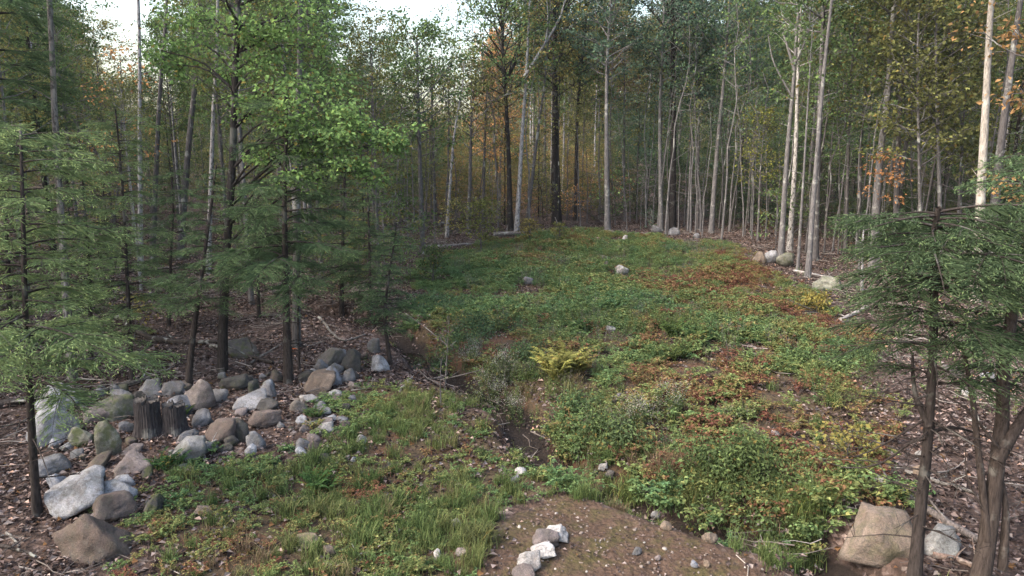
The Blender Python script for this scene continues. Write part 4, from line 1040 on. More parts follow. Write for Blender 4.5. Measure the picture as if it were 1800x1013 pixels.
RIGHT = 'trees along the right edge of the clearing'
right = [
    ('forest_tree', [(1372, 458), (1384, 270), (1396, 130), (1404, 0)], 13, 13, 'bark', PALE, GREEN, 'pale trunk with upswept bare limbs behind the right edge boulders', dict(cb=0.8, R=2, nb=16, per=10, limbs=[([(1397, 125), (1385, 85), (1372, 45)], 6), ([(1392, 170), (1360, 110), (1350, 60)], 4), ([(1398, 110), (1420, 60), (1425, 10)], 5)])),
    ('birch_tree', [(1388, 442), (1399, 260), (1402, 150)], 12, 13, 'birch', (0.4, 0.38, 0.37), GREEN, 'speckled birch crossing behind the pale trunk with bare limbs', dict(cb=0.65, R=1.8, nb=18, per=12)),
    ('pole_tree', [(1402, 478), (1412, 320), (1422, 150)], 7, 10, 'bark', PALE, GREEN, 'thin pale pole just right of the mossy grey boulder', dict(cb=0.6, R=1.4, nb=14, per=10)),
    ('forest_tree', [(1420, 488), (1434, 300), (1448, 130), (1462, 0)], 12, 14, 'bark', PALE, OLIVE, 'long pale trunk leaning right, foremost of the right edge cluster', dict(cb=0.72, R=1.9, nb=18, per=12)),
    ('forest_tree', [(1432, 458), (1439, 250), (1446, 60)], 15, 15, 'bark', GREY, GREEN, 'stout grey trunk close behind the long leaning pale trunk', dict(cb=0.6, R=2.4, nb=28, per=16)),
    ('forest_tree', [(1535, 472), (1545, 300), (1562, 150), (1567, 60), (1578, -60)], 19, 13, 'bark', PALE, OLIVE, 'sinuous pale trunk left above the front hemlock crown', dict(cb=0.7, R=2.2, nb=22, per=14)),
    ('forest_tree', [(1508, 442), (1514, 250), (1526, 100)], 10, 13, 'bark', GREY, OLIVE, 'grey trunk left of the sinuous pale trunk', dict(cb=0.5, R=2.2, nb=28, per=16)),
    ('forest_tree', [(1574, 462), (1579, 250), (1589, 100)], 15, 12, 'bark', GREY, OLIVE, 'scabby grey trunk right of the sinuous pale trunk', dict(cb=0.45, R=2.2, nb=30, per=16)),
    ('forest_tree', [(1714, 530), (1724, 350), (1736, 120), (1743, 0)], 22, 13, 'bark', (0.33, 0.30, 0.27), OLIVE, 'thick pale mottled trunk near the right edge, left of a pair', dict(cb=0.72, R=2.2, nb=20, per=14)),
    ('forest_tree', [(1738, 530), (1751, 330), (1774, 140), (1794, 0)], 22, 13, 'bark', GREY, OLIVE, 'thick grey trunk leaning right, right of the pair at the right edge', dict(cb=0.72, R=2.2, nb=20, per=14)),
    ('forest_tree', [(1486, 445), (1491, 280), (1497, 120)], 8, 11, 'bark', GREY, GREEN, 'slender grey trunk between the right edge cluster and the sinuous trunk', dict(cb=0.4, R=1.9, nb=28, per=14)),
    ('forest_tree', [(1655, 480), (1650, 280), (1645, 80)], 10, 12, 'bark', PALE, OLIVE, 'slim trunk with hanging olive leaves above the front hemlock', dict(cb=0.35, R=2.0, nb=36, per=16)),
    ('forest_tree', [(1620, 485), (1616, 300), (1613, 100)], 9, 11, 'bark', GREY, OLIVE, 'slim leafy trunk above the left half of the front hemlock', dict(cb=0.35, R=1.9, nb=36, per=16)),
    ('birch_snag', [(1515, 514), (1516, 460), (1518, 400)], 7, 2.4, 'birch', BIRCH, OLIVE, 'short broken birch snag left of the front hemlock crown', dict(cb=0.95, nb=1, per=1, R=0.2, dead=2)),
    ('pole_tree', [(1690, 470), (1688, 300), (1700, 140)], 7, 9, 'bark', GREY, OLIVE, 'leafy pole tree left of the thick mottled trunk', dict(cb=0.3, R=1.8, nb=30, per=14)),
]
for nm, pts, w, h, bk, bc, lc, lab, kw in right:
    hero(nm, pts, w, h, bk, bc, lc, lab, group=RIGHT, **kw)
hero('orange_maple', [(1905, 900), (1890, 600), (1870, 300), (1850, 50)], 20, 8, 'bark', GREY, (0.34, 0.18, 0.05), 'orange leaved maple boughs reaching in at the upper right edge', cb=0.75, R=1.2, nb=10, per=8, dead=0, by=11.0, leaf=0.08,
     spots=[(1786, 60, .2, .25), (1788, 165, 0, .3), (1796, 185, .3, .3), (1772, 322, .4, .25), (1795, 345, 0, .3)], spot_leaf=0.085, spot_per=60)
hero('orange_maple', [(1545, 480), (1550, 380), (1556, 285)], 3, 3.6, 'bark', GREY, (0.40, 0.17, 0.04), 'small orange maple sapling at the foot of the sinuous pale trunk', cb=0.6, R=0.8, nb=10, per=5, dead=0, spray=0.3, leaf=0.12)

# ---- saplings and bushes in the clearing
SAP = 'saplings in the clearing'
for nm, pts, lc, lab, kw in [
    ('maple_sapling', [(846, 446), (844, 400), (842, 362)], (0.15, 0.17, 0.04), 'tallest yellow green sapling near the left end of the far edge', dict(R=0.75, nb=22, leaf=0.11, per=8, spray=0.3, cb=0.2)),
    ('maple_sapling', [(932, 432), (931, 408), (930, 392)], (0.20, 0.17, 0.04), 'yellow sapling with pinkish tip in front of the long grey log', dict(R=0.5, nb=16, leaf=0.10, per=7, spray=0.22, cb=0.2)),
    ('maple_sapling', [(985, 432), (984, 412), (983, 396)], (0.15, 0.16, 0.04), 'little yellow green sapling right of the long grey log', dict(R=0.4, nb=14, leaf=0.09, per=6, spray=0.2, cb=0.2)),
    ('maple_sapling', [(760, 500), (762, 470), (764, 446)], (0.07, 0.11, 0.035), 'green sapling bush at the left border of the clearing', dict(R=0.55, nb=20, leaf=0.09, per=8, spray=0.25, cb=0.1)),
    ('maple_sapling', [(1492, 815), (1489, 790), (1486, 765)], (0.22, 0.19, 0.04), 'yellow maple sapling left of the front hemlock trunk', dict(R=0.5, nb=11, leaf=0.08, per=4, spray=0.2, cb=0.2)),
    ('maple_sapling', [(1436, 552), (1436, 538), (1437, 526)], (0.24, 0.20, 0.03), 'yellow bush in front of the large right edge boulder', dict(R=0.4, nb=14, leaf=0.09, per=6, spray=0.18, cb=0.05)),
    ('dead_sapling', [(782, 690), (786, 620), (790, 558)], (0.06, 0.09, 0.03), 'dark thin sapling standing beside the ditch bend', dict(R=0.35, nb=8, leaf=0.07, per=3, spray=0.15, cb=0.55)),
    ('maple_sapling', [(775, 716), (774, 670), (776, 625)], (0.06, 0.09, 0.03), 'wispy bare sapling at the back of the front meadow', dict(R=0.25, nb=6, leaf=0.06, per=2, spray=0.12, cb=0.6)),
]:
    hero(nm, pts, 4 if 'sapling' in nm else 3, 0.3, 'bark', GREY, lc, lab, group=SAP, dead=3, **kw)

def fern(px, py, wpx, col, label, clumps_=4):
    c = at(px, py); d = c[1] * math.cos(PITCH) + (CAM_H - c[2]) * math.sin(PITCH); W = wpx / FPX * d
    e = obj('fern_clump', None, loc=c); tag(e, label, 'fern', 'fern clumps')
    for i in range(clumps_):
        g = Geo(); fern_geo(g, 15, min(0.7, W * 0.40), 1.5)
        o = obj('fern_crown', g.mesh('fern_crown', M['leaf'], False), e, color=col)
        x, y = (rng.uniform(-0.25, 0.25) * W, rng.uniform(0, 0.35) * W)
        o.location = (x, y, float(H(c[0] + x, c[1] + y)) - c[2])
fern(992, 672, 105, (0.25, 0.25, 0.055), 'large yellowing fern clump beside the ditch bend in mid clearing', 12)
fern(1030, 660, 50, (0.40, 0.29, 0.07), 'smaller golden fern at the right side of the large yellowing clump', 3)
fern(1180, 598, 60, (0.09, 0.15, 0.035), 'light green fern patch right of the small stone pair', 4)
fern(1236, 610, 60, (0.09, 0.15, 0.04), 'light green fern patch at the centre right of the clearing', 4)
fern(1015, 585, 50, (0.06, 0.12, 0.035), 'green fern patch left of the small stone pair', 4)
fern(560, 868, 75, (0.07, 0.15, 0.035), 'bright green fern in the middle of the front left meadow', 4)
fern(1195, 635, 50, (0.10, 0.14, 0.035), 'yellow green fern patch below the two light patches', 3)
fern(75, 770, 60, (0.06, 0.12, 0.03), 'shaded fern left of the stacked pale boulders', 3)
fern(548, 740, 45, (0.06, 0.12, 0.035), 'green fern growing between the two boulder heaps', 3)
fern(290, 830, 60, (0.04, 0.10, 0.03), 'dark green fern in front of the tall stumps', 4)
fern(315, 735, 45, (0.06, 0.12, 0.03), 'fern with pale leaves right of the tall stumps', 3)

def bush(px, py, wpx, hm, col, label, n=30, leaf=0.075, grassy=False):
    c = at(px, py); d = c[1] * math.cos(PITCH) + (CAM_H - c[2]) * math.sin(PITCH); W = wpx / FPX * d
    e = obj('grass_clump' if grassy else 'leafy_bush', None, loc=c); tag(e, label, 'grass' if grassy else 'bush', 'bushes and clumps along the ditch')
    g, st = Geo(), Geo()
    if grassy:
        for _ in range(n):
            q = Geo(); grass_geo(q, 70, 0.16, hm, 0.8, 0.006)
            o_ = np.array([rng.normal() * W * 0.28, rng.uniform(0, 0.5) * W, 0]); o_[2] = float(H(c[0] + o_[0], c[1] + o_[1])) - c[2]
            g.add(q.v[0] + o_, q.f4[0], q.r4[0])
        obj('blades', g.mesh('blades', M['leaf'], False), e, color=col)['kind'] = 'stuff'
        return
    C = []
    for _ in range(n):
        x, y = rng.normal() * W * 0.26, rng.uniform(0, 0.6) * W; z0 = float(H(c[0] + x, c[1] + y)) - c[2]; h = hm * rng.uniform(0.5, 1.1)
        t = np.array([x + rng.normal() * 0.15, y + rng.normal() * 0.15, z0 + h]); b_ = np.array([x, y, z0 - 0.03])
        tube(st, np.array([b_, (b_ + t) / 2 + rng.normal(scale=0.03, size=3), t]), np.array([0.006, 0.005, 0.002]), 3)
        k = int(h / 0.03); C.append(b_ + (t - b_) * rng.uniform(0.2, 1, k)[:, None])
    C = np.concatenate(C)
    put_leaves(g, C, 3, 0.14, leaf, 0.7, 0.5)
    obj('stem', st.mesh('stem', M['bark']), e, color=(0.10, 0.10, 0.05))['kind'] = 'stuff'; obj('foliage', g.mesh('foliage', M['leaf'], False), e, color=col)
LB = (0.10, 0.155, 0.055)
for a in [(1335, 885, 150, 0.75, (0.09, 0.135, 0.045), 'broad green bush on the far bank near the huge tan boulder', 70), (1260, 850, 90, 0.6, LB, 'green weeds right of the dry reddish grass on the bank', 36),
          (1040, 790, 100, 0.55, LB, 'leafy green bush overhanging the dark ditch at its lower bend', 46), (1010, 740, 70, 0.5, (0.09, 0.15, 0.06), 'leafy bush above the ditch below the yellowing fern', 34),
          (1095, 800, 70, 0.5, (0.10, 0.15, 0.06), 'weedy bush above the white block in the ditch', 30), (880, 715, 100, 0.5, (0.12, 0.145, 0.07), 'pale weedy thicket on the near bank at the ditch bend', 46),
          (800, 640, 110, 0.5, (0.08, 0.135, 0.06), 'green thicket where the ditch leaves the wood', 44), (770, 560, 110, 0.6, (0.07, 0.13, 0.065), 'blue green thicket at the left of the clearing', 50), (850, 600, 120, 0.55, (0.075, 0.135, 0.065), 'wide blue green thicket left of centre in the clearing', 50),
          (1215, 450, 130, 0.4, (0.06, 0.125, 0.06), 'dark green patch below the two far boulders', 60), (1000, 446, 110, 0.35, (0.065, 0.125, 0.06), 'dark green patch in front of the far oaks', 50), (920, 640, 70, 0.5, (0.085, 0.14, 0.06), 'leafy bush left of the large yellowing fern', 34),
          (1350, 950, 60, 0.4, LB, 'low weeds at the right end of the ditch', 20)]:
    bush(*a)
for a in [(1425, 915, 75, 0.55, (0.12, 0.17, 0.045), 'bright grass clump on the bank left of the huge tan boulder', 12, 0, True), (1235, 885, 60, 0.4, (0.14, 0.165, 0.05), 'short yellow green grass clump over the ditch', 9, 0, True), (1105, 888, 60, 0.35, (0.13, 0.175, 0.05), 'grass clump between the dirt and the ditch', 9, 0, True),
          (1372, 985, 60, 0.35, (0.11, 0.155, 0.05), 'grass clump right of the dirt at the bottom', 12, 0, True), (1410, 1000, 80, 0.4, (0.10, 0.14, 0.05), 'dull grass clump at the bottom below the ditch', 12, 0, True), (1180, 840, 80, 0.45, (0.20, 0.13, 0.08), 'dry reddish grass clump on the far bank', 12, 0, True),
          (840, 960, 60, 0.35, (0.12, 0.14, 0.05), 'grass clump at the left rim of the dirt', 8, 0, True)]:
    bush(*a)

def aster(px, py, wpx, label):
    c = at(px, py); d = c[1] * math.cos(PITCH) + (CAM_H - c[2]) * math.sin(PITCH); W = wpx / FPX * d
    e = obj('aster_clump', None, loc=c); tag(e, label, 'wildflower', 'pale wildflower clumps')
    g, fl = Geo(), Geo()
    for _ in range(26):
        a = rng.uniform(0, 6.283); o = rng.normal(scale=W * 0.25, size=2); h = rng.uniform(0.35, 0.75)
        top = np.array([o[0] + math.cos(a) * h * 0.25, o[1] + math.sin(a) * h * 0.25, h])
        P = np.array([[o[0], o[1], -0.03], [(o[0] + top[0]) / 2 - 0.02, (o[1] + top[1]) / 2, h * 0.55], top])
        tube(g, P, 0.004, 3, 0.4)
        t = rng.uniform(0.15, 0.95, 14)[:, None]; C = P[0] + (top - P[0]) * t
        blades(g, C, rvec(14) * [1, 1, 0.3], np.broadcast_to([0, 0, 1.0], C.shape) + 0.3 * rng.normal(size=C.shape), 0.07, 0.02, rng.uniform(0, 1, 14))
        k = 26; C = top + rng.normal(scale=[0.05, 0.05, 0.06], size=(k, 3))
        blades(fl, C, rvec(k), rvec(k), 0.016, 0.014, rng.uniform(0.2, 0.9, k))
    tag(obj('leafy_stem', g.mesh('leafy_stem', M['leaf'], False), e, color=(0.09, 0.13, 0.05)), kind='stuff')
    tag(obj('flower_heads', fl.mesh('flower_heads', M['leaf'], False), e, color=(0.36, 0.34, 0.33)), kind='stuff')
for px, py, w, lab in [(885, 672, 60, 'pale seeding wildflowers on the near bank left of the yellowing fern'), (905, 742, 70, 'greyish wildflower clump filling the ditch bend'), (860, 722, 50, 'pale wildflowers at the back right of the front meadow'),
                       (1180, 742, 45, 'small pale wildflower clump on the red leaved bank'), (1120, 760, 45, 'thin pale wildflowers above the white stone in the ditch'), (822, 655, 40, 'pale wildflowers beside the thin dark sapling')]:
    aster(px, py, w, lab)

# ------------------------------------------------------------------ the wood behind: individual trees
BAL = [broadleaf(h=18, r0=0.125, cb=c, R=r, nb=46, leaf=0.16, per=21) for c, r in ((0.34, 2.7), (0.42, 3.0), (0.5, 2.6), (0.3, 2.4), (0.55, 2.9), (0.38, 3.3))]
SLIM = [broadleaf(h=10, r0=0.045, cb=c, R=1.5, nb=24, leaf=0.14, per=8, dead=4, up=(0.05, 0.5), spray=0.45, subs=3) for c in (0.25, 0.4, 0.3, 0.5)]
BIR = [broadleaf(h=16, r0=0.10, cb=c, R=1.8, nb=24, leaf=0.15, per=12) for c in (0.55, 0.65)]
CON = [hemlock(h=15, r0=0.16, cb=c, R=2.6, nb=64, dens=0.5, tw=0.05, tl=0.24, taper=0.6) for c in (0.22, 0.34, 0.45)]
LOW = [broadleaf(h=2.4, r0=0.014, cb=0.2, R=0.8, nb=12, leaf=0.11, per=6, dead=1, up=(0.1, 0.6), spray=0.3, subs=2) for _ in range(3)]
def bake(lst, bark, cm): return [(t.mesh('trunk', M[bark]), c.mesh('crown', M[cm], False)) for t, c in lst]
KINDS = {'bal': bake(BAL, 'bark', 'leaf'), 'slim': bake(SLIM, 'bark', 'leaf'), 'bir': bake(BIR, 'birch', 'leaf'), 'con': bake(CON, 'bark_dark', 'needle'), 'low': bake(LOW, 'bark', 'leaf')}
NOMINAL = {'bal': 18, 'slim': 10, 'bir': 16, 'con': 14, 'low': 2.4}
OCC = [np.array(o.location[:2]) for o in bpy.data.objects if o.type == 'EMPTY' and o.get('category') == 'tree']

def top_limit(px, base=-160):
    """how high the wood may reach in front of the sky, as a picture row"""
    g = lambda c, w: math.exp(-((px - c) / w) ** 2)
    return base + 360 * g(790, 70) + 230 * g(695, 55) + 310 * g(262, 95) + 200 * g(600, 40)

def zone(px):
    return 'left wood' if px < 640 else ('middle wood' if px < 1120 else ('dark wood behind the far boulders' if px < 1360 else 'right hand wood'))

placed = []
def try_place(x, y, kind, gap):
    p = np.array([x, y])
    for q in OCC:
        if (q[0] - x) ** 2 + (q[1] - y) ** 2 < gap * gap: return False
    OCC.append(p); return True

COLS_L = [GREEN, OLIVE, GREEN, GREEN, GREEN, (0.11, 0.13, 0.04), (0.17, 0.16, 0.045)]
COLS_M = [OLIVE, YELLOW, (0.14, 0.15, 0.045), YELLOW, GREEN, GREEN, ORANGE]  # extra yellow and orange stand in for the warm sun glow there
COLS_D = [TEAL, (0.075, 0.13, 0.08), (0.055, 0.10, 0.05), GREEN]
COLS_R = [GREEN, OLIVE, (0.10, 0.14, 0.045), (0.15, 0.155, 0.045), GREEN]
def forest(n_try, kinds, weights, ymin, ymax, gap, nmax, hvar, prefix):
    cnt = 0
    for _ in range(n_try):
        if cnt >= nmax: break
        az = rng.uniform(-0.74, 0.74); y = ymin + (ymax - ymin) * rng.uniform(0, 1) ** 0.8; x = y * math.tan(az)
        if poly_sd(np.array([x]), np.array([y]), CLEAR)[0] > -1.0 or poly_sd(np.array([x]), np.array([y]), MEADOW)[0] > -3: continue
        z = float(H(x, y)); px, py, f = project(np.array([x, y, z]))
        if px < -160 or px > 1960: continue
        if px < 700 and y < 21: continue
        if px > 1380 and y < 25: continue
        kind = str(rng.choice(kinds, p=weights))
        if 1120 < px < 1360 and kind != 'low' and rng.uniform() < 0.08: kind = 'con'
        if px < 160 and kind == 'bal' and rng.uniform() < 0.4: kind = 'con'
        if not try_place(x, y, kind, gap): continue
        i = int(rng.integers(0, len(KINDS[kind])))
        s = rng.uniform(*hvar)
        lim = top_limit(px, -160 if y < 45 else -50) + rng.uniform(-25, 30)
        hmax = CAM_H + (ray(px, lim)[2] / ray(px, lim)[1]) * y - z
        s = min(s, max(0.28, hmax / NOMINAL[kind])) if kind != 'low' else s
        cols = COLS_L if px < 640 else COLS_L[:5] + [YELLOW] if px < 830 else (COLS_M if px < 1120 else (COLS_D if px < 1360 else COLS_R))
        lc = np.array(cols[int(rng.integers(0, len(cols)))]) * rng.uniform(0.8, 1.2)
        if kind == 'con': lc = np.array(NEEDLE) * rng.uniform(0.8, 1.2)
        bc = {'bir': BIRCH, 'con': DARK}.get(kind, [GREY, PALE, GREY, DARK][int(rng.integers(0, 4))])
        placed.append(dict(kind=kind, i=i, s=s, x=x, y=y, z=z, px=float(px), lc=lc, bc=bc)); cnt += 1
forest(3000, ['bal', 'slim', 'bir', 'con'], [0.36, 0.50, 0.11, 0.03], 22, 50, 1.35, 170, (0.75, 1.1), 'near')
forest(4000, ['bal', 'slim', 'bir', 'con'], [0.60, 0.28, 0.08, 0.04], 50, 108, 2.0, 170, (0.85, 1.2), 'deep')
forest(4000, ['low'], [1.0], 18, 62, 0.9, 150, (0.5, 1.6), 'low')
ORD = ['first', 'second', 'third', 'fourth', 'fifth', 'sixth', 'seventh', 'eighth', 'ninth', 'tenth', 'eleventh', 'twelfth', 'thirteenth', 'fourteenth', 'fifteenth', 'sixteenth', 'seventeenth', 'eighteenth', 'nineteenth', 'twentieth',
       'twenty first', 'twenty second', 'twenty third', 'twenty fourth', 'twenty fifth', 'twenty sixth', 'twenty seventh', 'twenty eighth', 'twenty ninth', 'thirtieth', 'thirty first', 'thirty second', 'thirty third', 'thirty fourth', 'thirty fifth', 'thirty sixth', 'thirty seventh', 'thirty eighth', 'thirty ninth', 'fortieth']
WORD = {'bal': ('forest_tree', 'leafy forest tree', 'tree'), 'slim': ('understory_tree', 'slim understory tree', 'tree'), 'bir': ('birch_tree', 'white stemmed birch', 'tree'), 'con': ('conifer_tree', 'dark conifer', 'tree'), 'low': ('forest_shrub', 'low leafy shrub', 'shrub')}
extra = [(560, 500), (585, 540), (610, 500), (632, 530), (655, 505), (690, 520), (705, 485), (722, 500), (742, 470), (575, 450), (625, 455), (668, 448), (715, 448), (480, 520), (420, 500), (540, 470), (800, 425), (870, 420)]
WHERE = ['uphill of the taped trunk', 'just right of the dead stem', 'behind the shaded hemlock', 'left of the crooked hemlock sapling', 'above the crooked hemlock sapling', 'where the ditch enters the clearing', 'at the left rim of the clearing', 'beside the green sapling bush', 'near the left clearing corner', 'far behind the taped trunk', 'far behind the shaded hemlock', 'left of the clearing corner trunk', 'in front of the clearing corner trunk', 'between maple and straight hemlock', 'right of the dark maple trunk', 'behind the straight hemlock crown', 'right of the pale corner log', 'before the dark oak at the far edge']
for (px, py), wh in zip(extra, WHERE):
    b = at(px, py)
    make_tree('leafy_sapling', KINDS['low'][int(rng.integers(0, 3))], None, None, b, GREY, np.array([GREEN, OLIVE, (0.12, 0.16, 0.05)][int(rng.integers(0, 3))]), 'leafy green sapling ' + wh, 'sapling', 'leafy saplings along the left rim of the clearing', rng.uniform(0, 6.283), rng.uniform(0.7, 1.25))
count = {}
for t in sorted(placed, key=lambda t: t['px']):
    near = t['y'] < 34
    zn = zone(t['px']); nm, wd, cat = WORD[t['kind']]
    dp = 'close' if near else ('deep' if t['y'] < 60 else 'far')
    key = (t['kind'], hue_word(t['lc']), dp, mark(t['px'])); k = count.get(key, 0); count[key] = k + 1
    lab = '%s %s %s behind %s, %s from left there' % (key[1], wd.replace('dark ', ''), dp, key[3], ORD[min(k, 39)])
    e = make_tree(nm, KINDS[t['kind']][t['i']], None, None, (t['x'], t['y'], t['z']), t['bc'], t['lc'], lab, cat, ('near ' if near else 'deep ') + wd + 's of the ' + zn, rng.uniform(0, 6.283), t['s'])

# undergrowth deep in the wood, read as one mass
n = 4600
y = 29 + 83 * rng.uniform(0, 1, n) ** 1.35; x = y * np.tan(rng.uniform(-0.76, 0.76, n))
k = (poly_sd(x, y, CLEAR) < -5) & ((y > 43) | (x > 7)); x, y = x[k], y[k]; n = len(x)
und_mat = NT('undergrowth_leaf'); uc = und_mat.ramp(und_mat.attr('tint', 'INSTANCER'), [(0, (0.04, 0.075, 0.035)), (0.5, (0.085, 0.10, 0.035)), (0.8, (0.18, 0.15, 0.04)), (1, (0.28, 0.14, 0.035))])
und_mat.leafy(und_mat.mix(1.0, uc, und_mat.ramp(und_mat.attr('rnd'), [(0, (0.5,) * 3), (1, (1.5,) * 3)]), 'MULTIPLY'), 0.4)
scatter('undergrowth', 'leafy undergrowth filling the depth of the wood between trunks', [c_.mesh('undergrowth', und_mat.m, False) for t_, c_ in LOW + SLIM[:1] + SLIM[2:3]], np.column_stack([x, y, H(x, y) - 0.4]),
        scl=rng.uniform(0.6, 1.0, n) * np.clip(y / 50, 0.7, 2.0) * np.where(np.arange(n) % 5 < 3, 1.0, 0.5), idx=np.arange(n) % 5, tint=np.clip(rng.normal(0.34, 0.25, n) - 0.22 * (x / y > 0.14) + 0.3 * ((x / y > -0.12) & (x / y < 0.14)), 0, 1))  # tint also paints warm light between middle trunks and shade at right

# far wood beyond, read as one mass
n = 420
az = rng.uniform(-0.85, 0.85, n); d = rng.uniform(100, 165, n); x, y = d * np.sin(az), d * np.cos(az)
px = 900 + FPX * x / (y * math.cos(PITCH))
lim = np.array([top_limit(p, -10) for p in px])
sl = (281 - lim) / FPX
hm = np.clip((CAM_H + sl * y - H(x, y)) / 18, 0.25, 1.25) * rng.uniform(0.8, 1.0, n)
far_mat = NT('far_leaf'); fc = far_mat.ramp(far_mat.attr('tint', 'INSTANCER'), [(0, (0.045, 0.075, 0.03)), (0.5, (0.09, 0.10, 0.03)), (0.8, (0.17, 0.14, 0.035)), (1, (0.26, 0.13, 0.03))])
far_mat.leafy(far_mat.mix(1.0, fc, far_mat.ramp(far_mat.attr('rnd'), [(0, (0.5,) * 3), (1, (1.5,) * 3)]), 'MULTIPLY'), 0.4)
fm = []
for t_, c_ in BAL[:4]:
    m_ = c_.mesh('far_crown', far_mat.m, False)
    fm.append(m_)
scatter('far_wood', 'distant mass of autumn trees beyond the standing trunks', fm, np.column_stack([x, y, H(x, y) - np.where(np.arange(n) % 2 == 0, 9.5, 4.0) * hm]), scl=np.column_stack([hm * 1.35, hm * 1.35, hm * 1.3]), tint=np.clip(rng.normal(0.4, 0.25, n), 0, 1))

# the wood goes on to both sides; unseen trees, added to block side light
n = 260
az = np.where(np.arange(n) % 2 == 0, -1, 1) * rng.uniform(0.86, 1.75, n); d = rng.uniform(24, 90, n); x, y = d * np.sin(az), d * np.cos(az)
hm = rng.uniform(0.8, 1.1, n)
scatter('side_wood', 'trees of the same wood continuing beyond both sides of the picture', fm, np.column_stack([x, y, H(x, y) - np.where(np.arange(n) % 3 == 0, 7.0, 3.0) * hm]), scl=hm * 1.1, tint=np.clip(rng.normal(0.3, 0.2, n), 0, 1))

# ------------------------------------------------------------------ boulders and stones
PALE_R, GREY_R, BLUE_R, BROWN_R, DARK_R, TAN_R, PINK_R, WHITE_R, LICH_R = (0.35, 0.35, 0.375), (0.20, 0.20, 0.218), (0.26, 0.27, 0.31), (0.135, 0.105, 0.097), (0.070, 0.066, 0.066), (0.24, 0.185, 0.145), (0.22, 0.185, 0.185), (0.40, 0.385, 0.385), (0.20, 0.20, 0.165)
def boulder(i, box, col, label, moss=0.0, group=None, name='boulder', cat='boulder', sharp=9.0):
    x0, y0, x1, y1 = box
    w, h = x1 - x0, y1 - y0
    c = at((x0 + x1) / 2, y1 - 0.06 * h)
    r = np.random.default_rng(1000 + i)
    for _ in range(1):
        d = c[1] * math.cos(PITCH) + (CAM_H - c[2]) * math.sin(PITCH)
        e = math.atan2(CAM_H - c[2], math.hypot(c[0], c[1]))
    W = w / FPX * d * 0.98; A = h / FPX * d * 1.0
    D = W * r.uniform(0.62, 0.95)
    Hh = (A - D * math.sin(e) * 0.55) / math.cos(e)
    Hh = max(Hh, 0.45 * W, 0.6 * A) * (1.2 if group else (1.3 if w < 40 else 1.1))
    sub = 4 if w > 34 else 3
    v, f = rock_shape(1003 + i * 7, sub, int(r.integers(8, 13)), sharp)
    v = v * [W / 2, D / 2, Hh / 2]
    yaw = -math.atan2(c[0], c[1])
    cs, sn = math.cos(yaw), math.sin(yaw)
    fw = norm(np.array([c[0], c[1]]))
    pos = np.array([c[0] + fw[0] * D * 0.42, c[1] + fw[1] * D * 0.42])
    g = Geo(); g.add(v @ np.array([[cs, sn, 0], [-sn, cs, 0], [0, 0, 1]]), f)
    me = g.mesh(name, M['rock'])
    a = me.attributes.new('moss', 'FLOAT', 'POINT')
    a.data.foreach_set('value', np.full(len(v), moss, np.float32))
    k = np.array(col) * r.uniform(0.75, 1.0)
    z = float(min(H(pos[0], pos[1]), c[2] + 0.06))
    o = obj(name, me, loc=(pos[0], pos[1], z + Hh * (0.34 if group else 0.42)), color=k)
    tag(o, label, cat, group)
HEAP, SMALL, RIMG = 'boulders heaped at the left', 'stones tipped at the end of the heap', 'rocks beside the taped trunk'
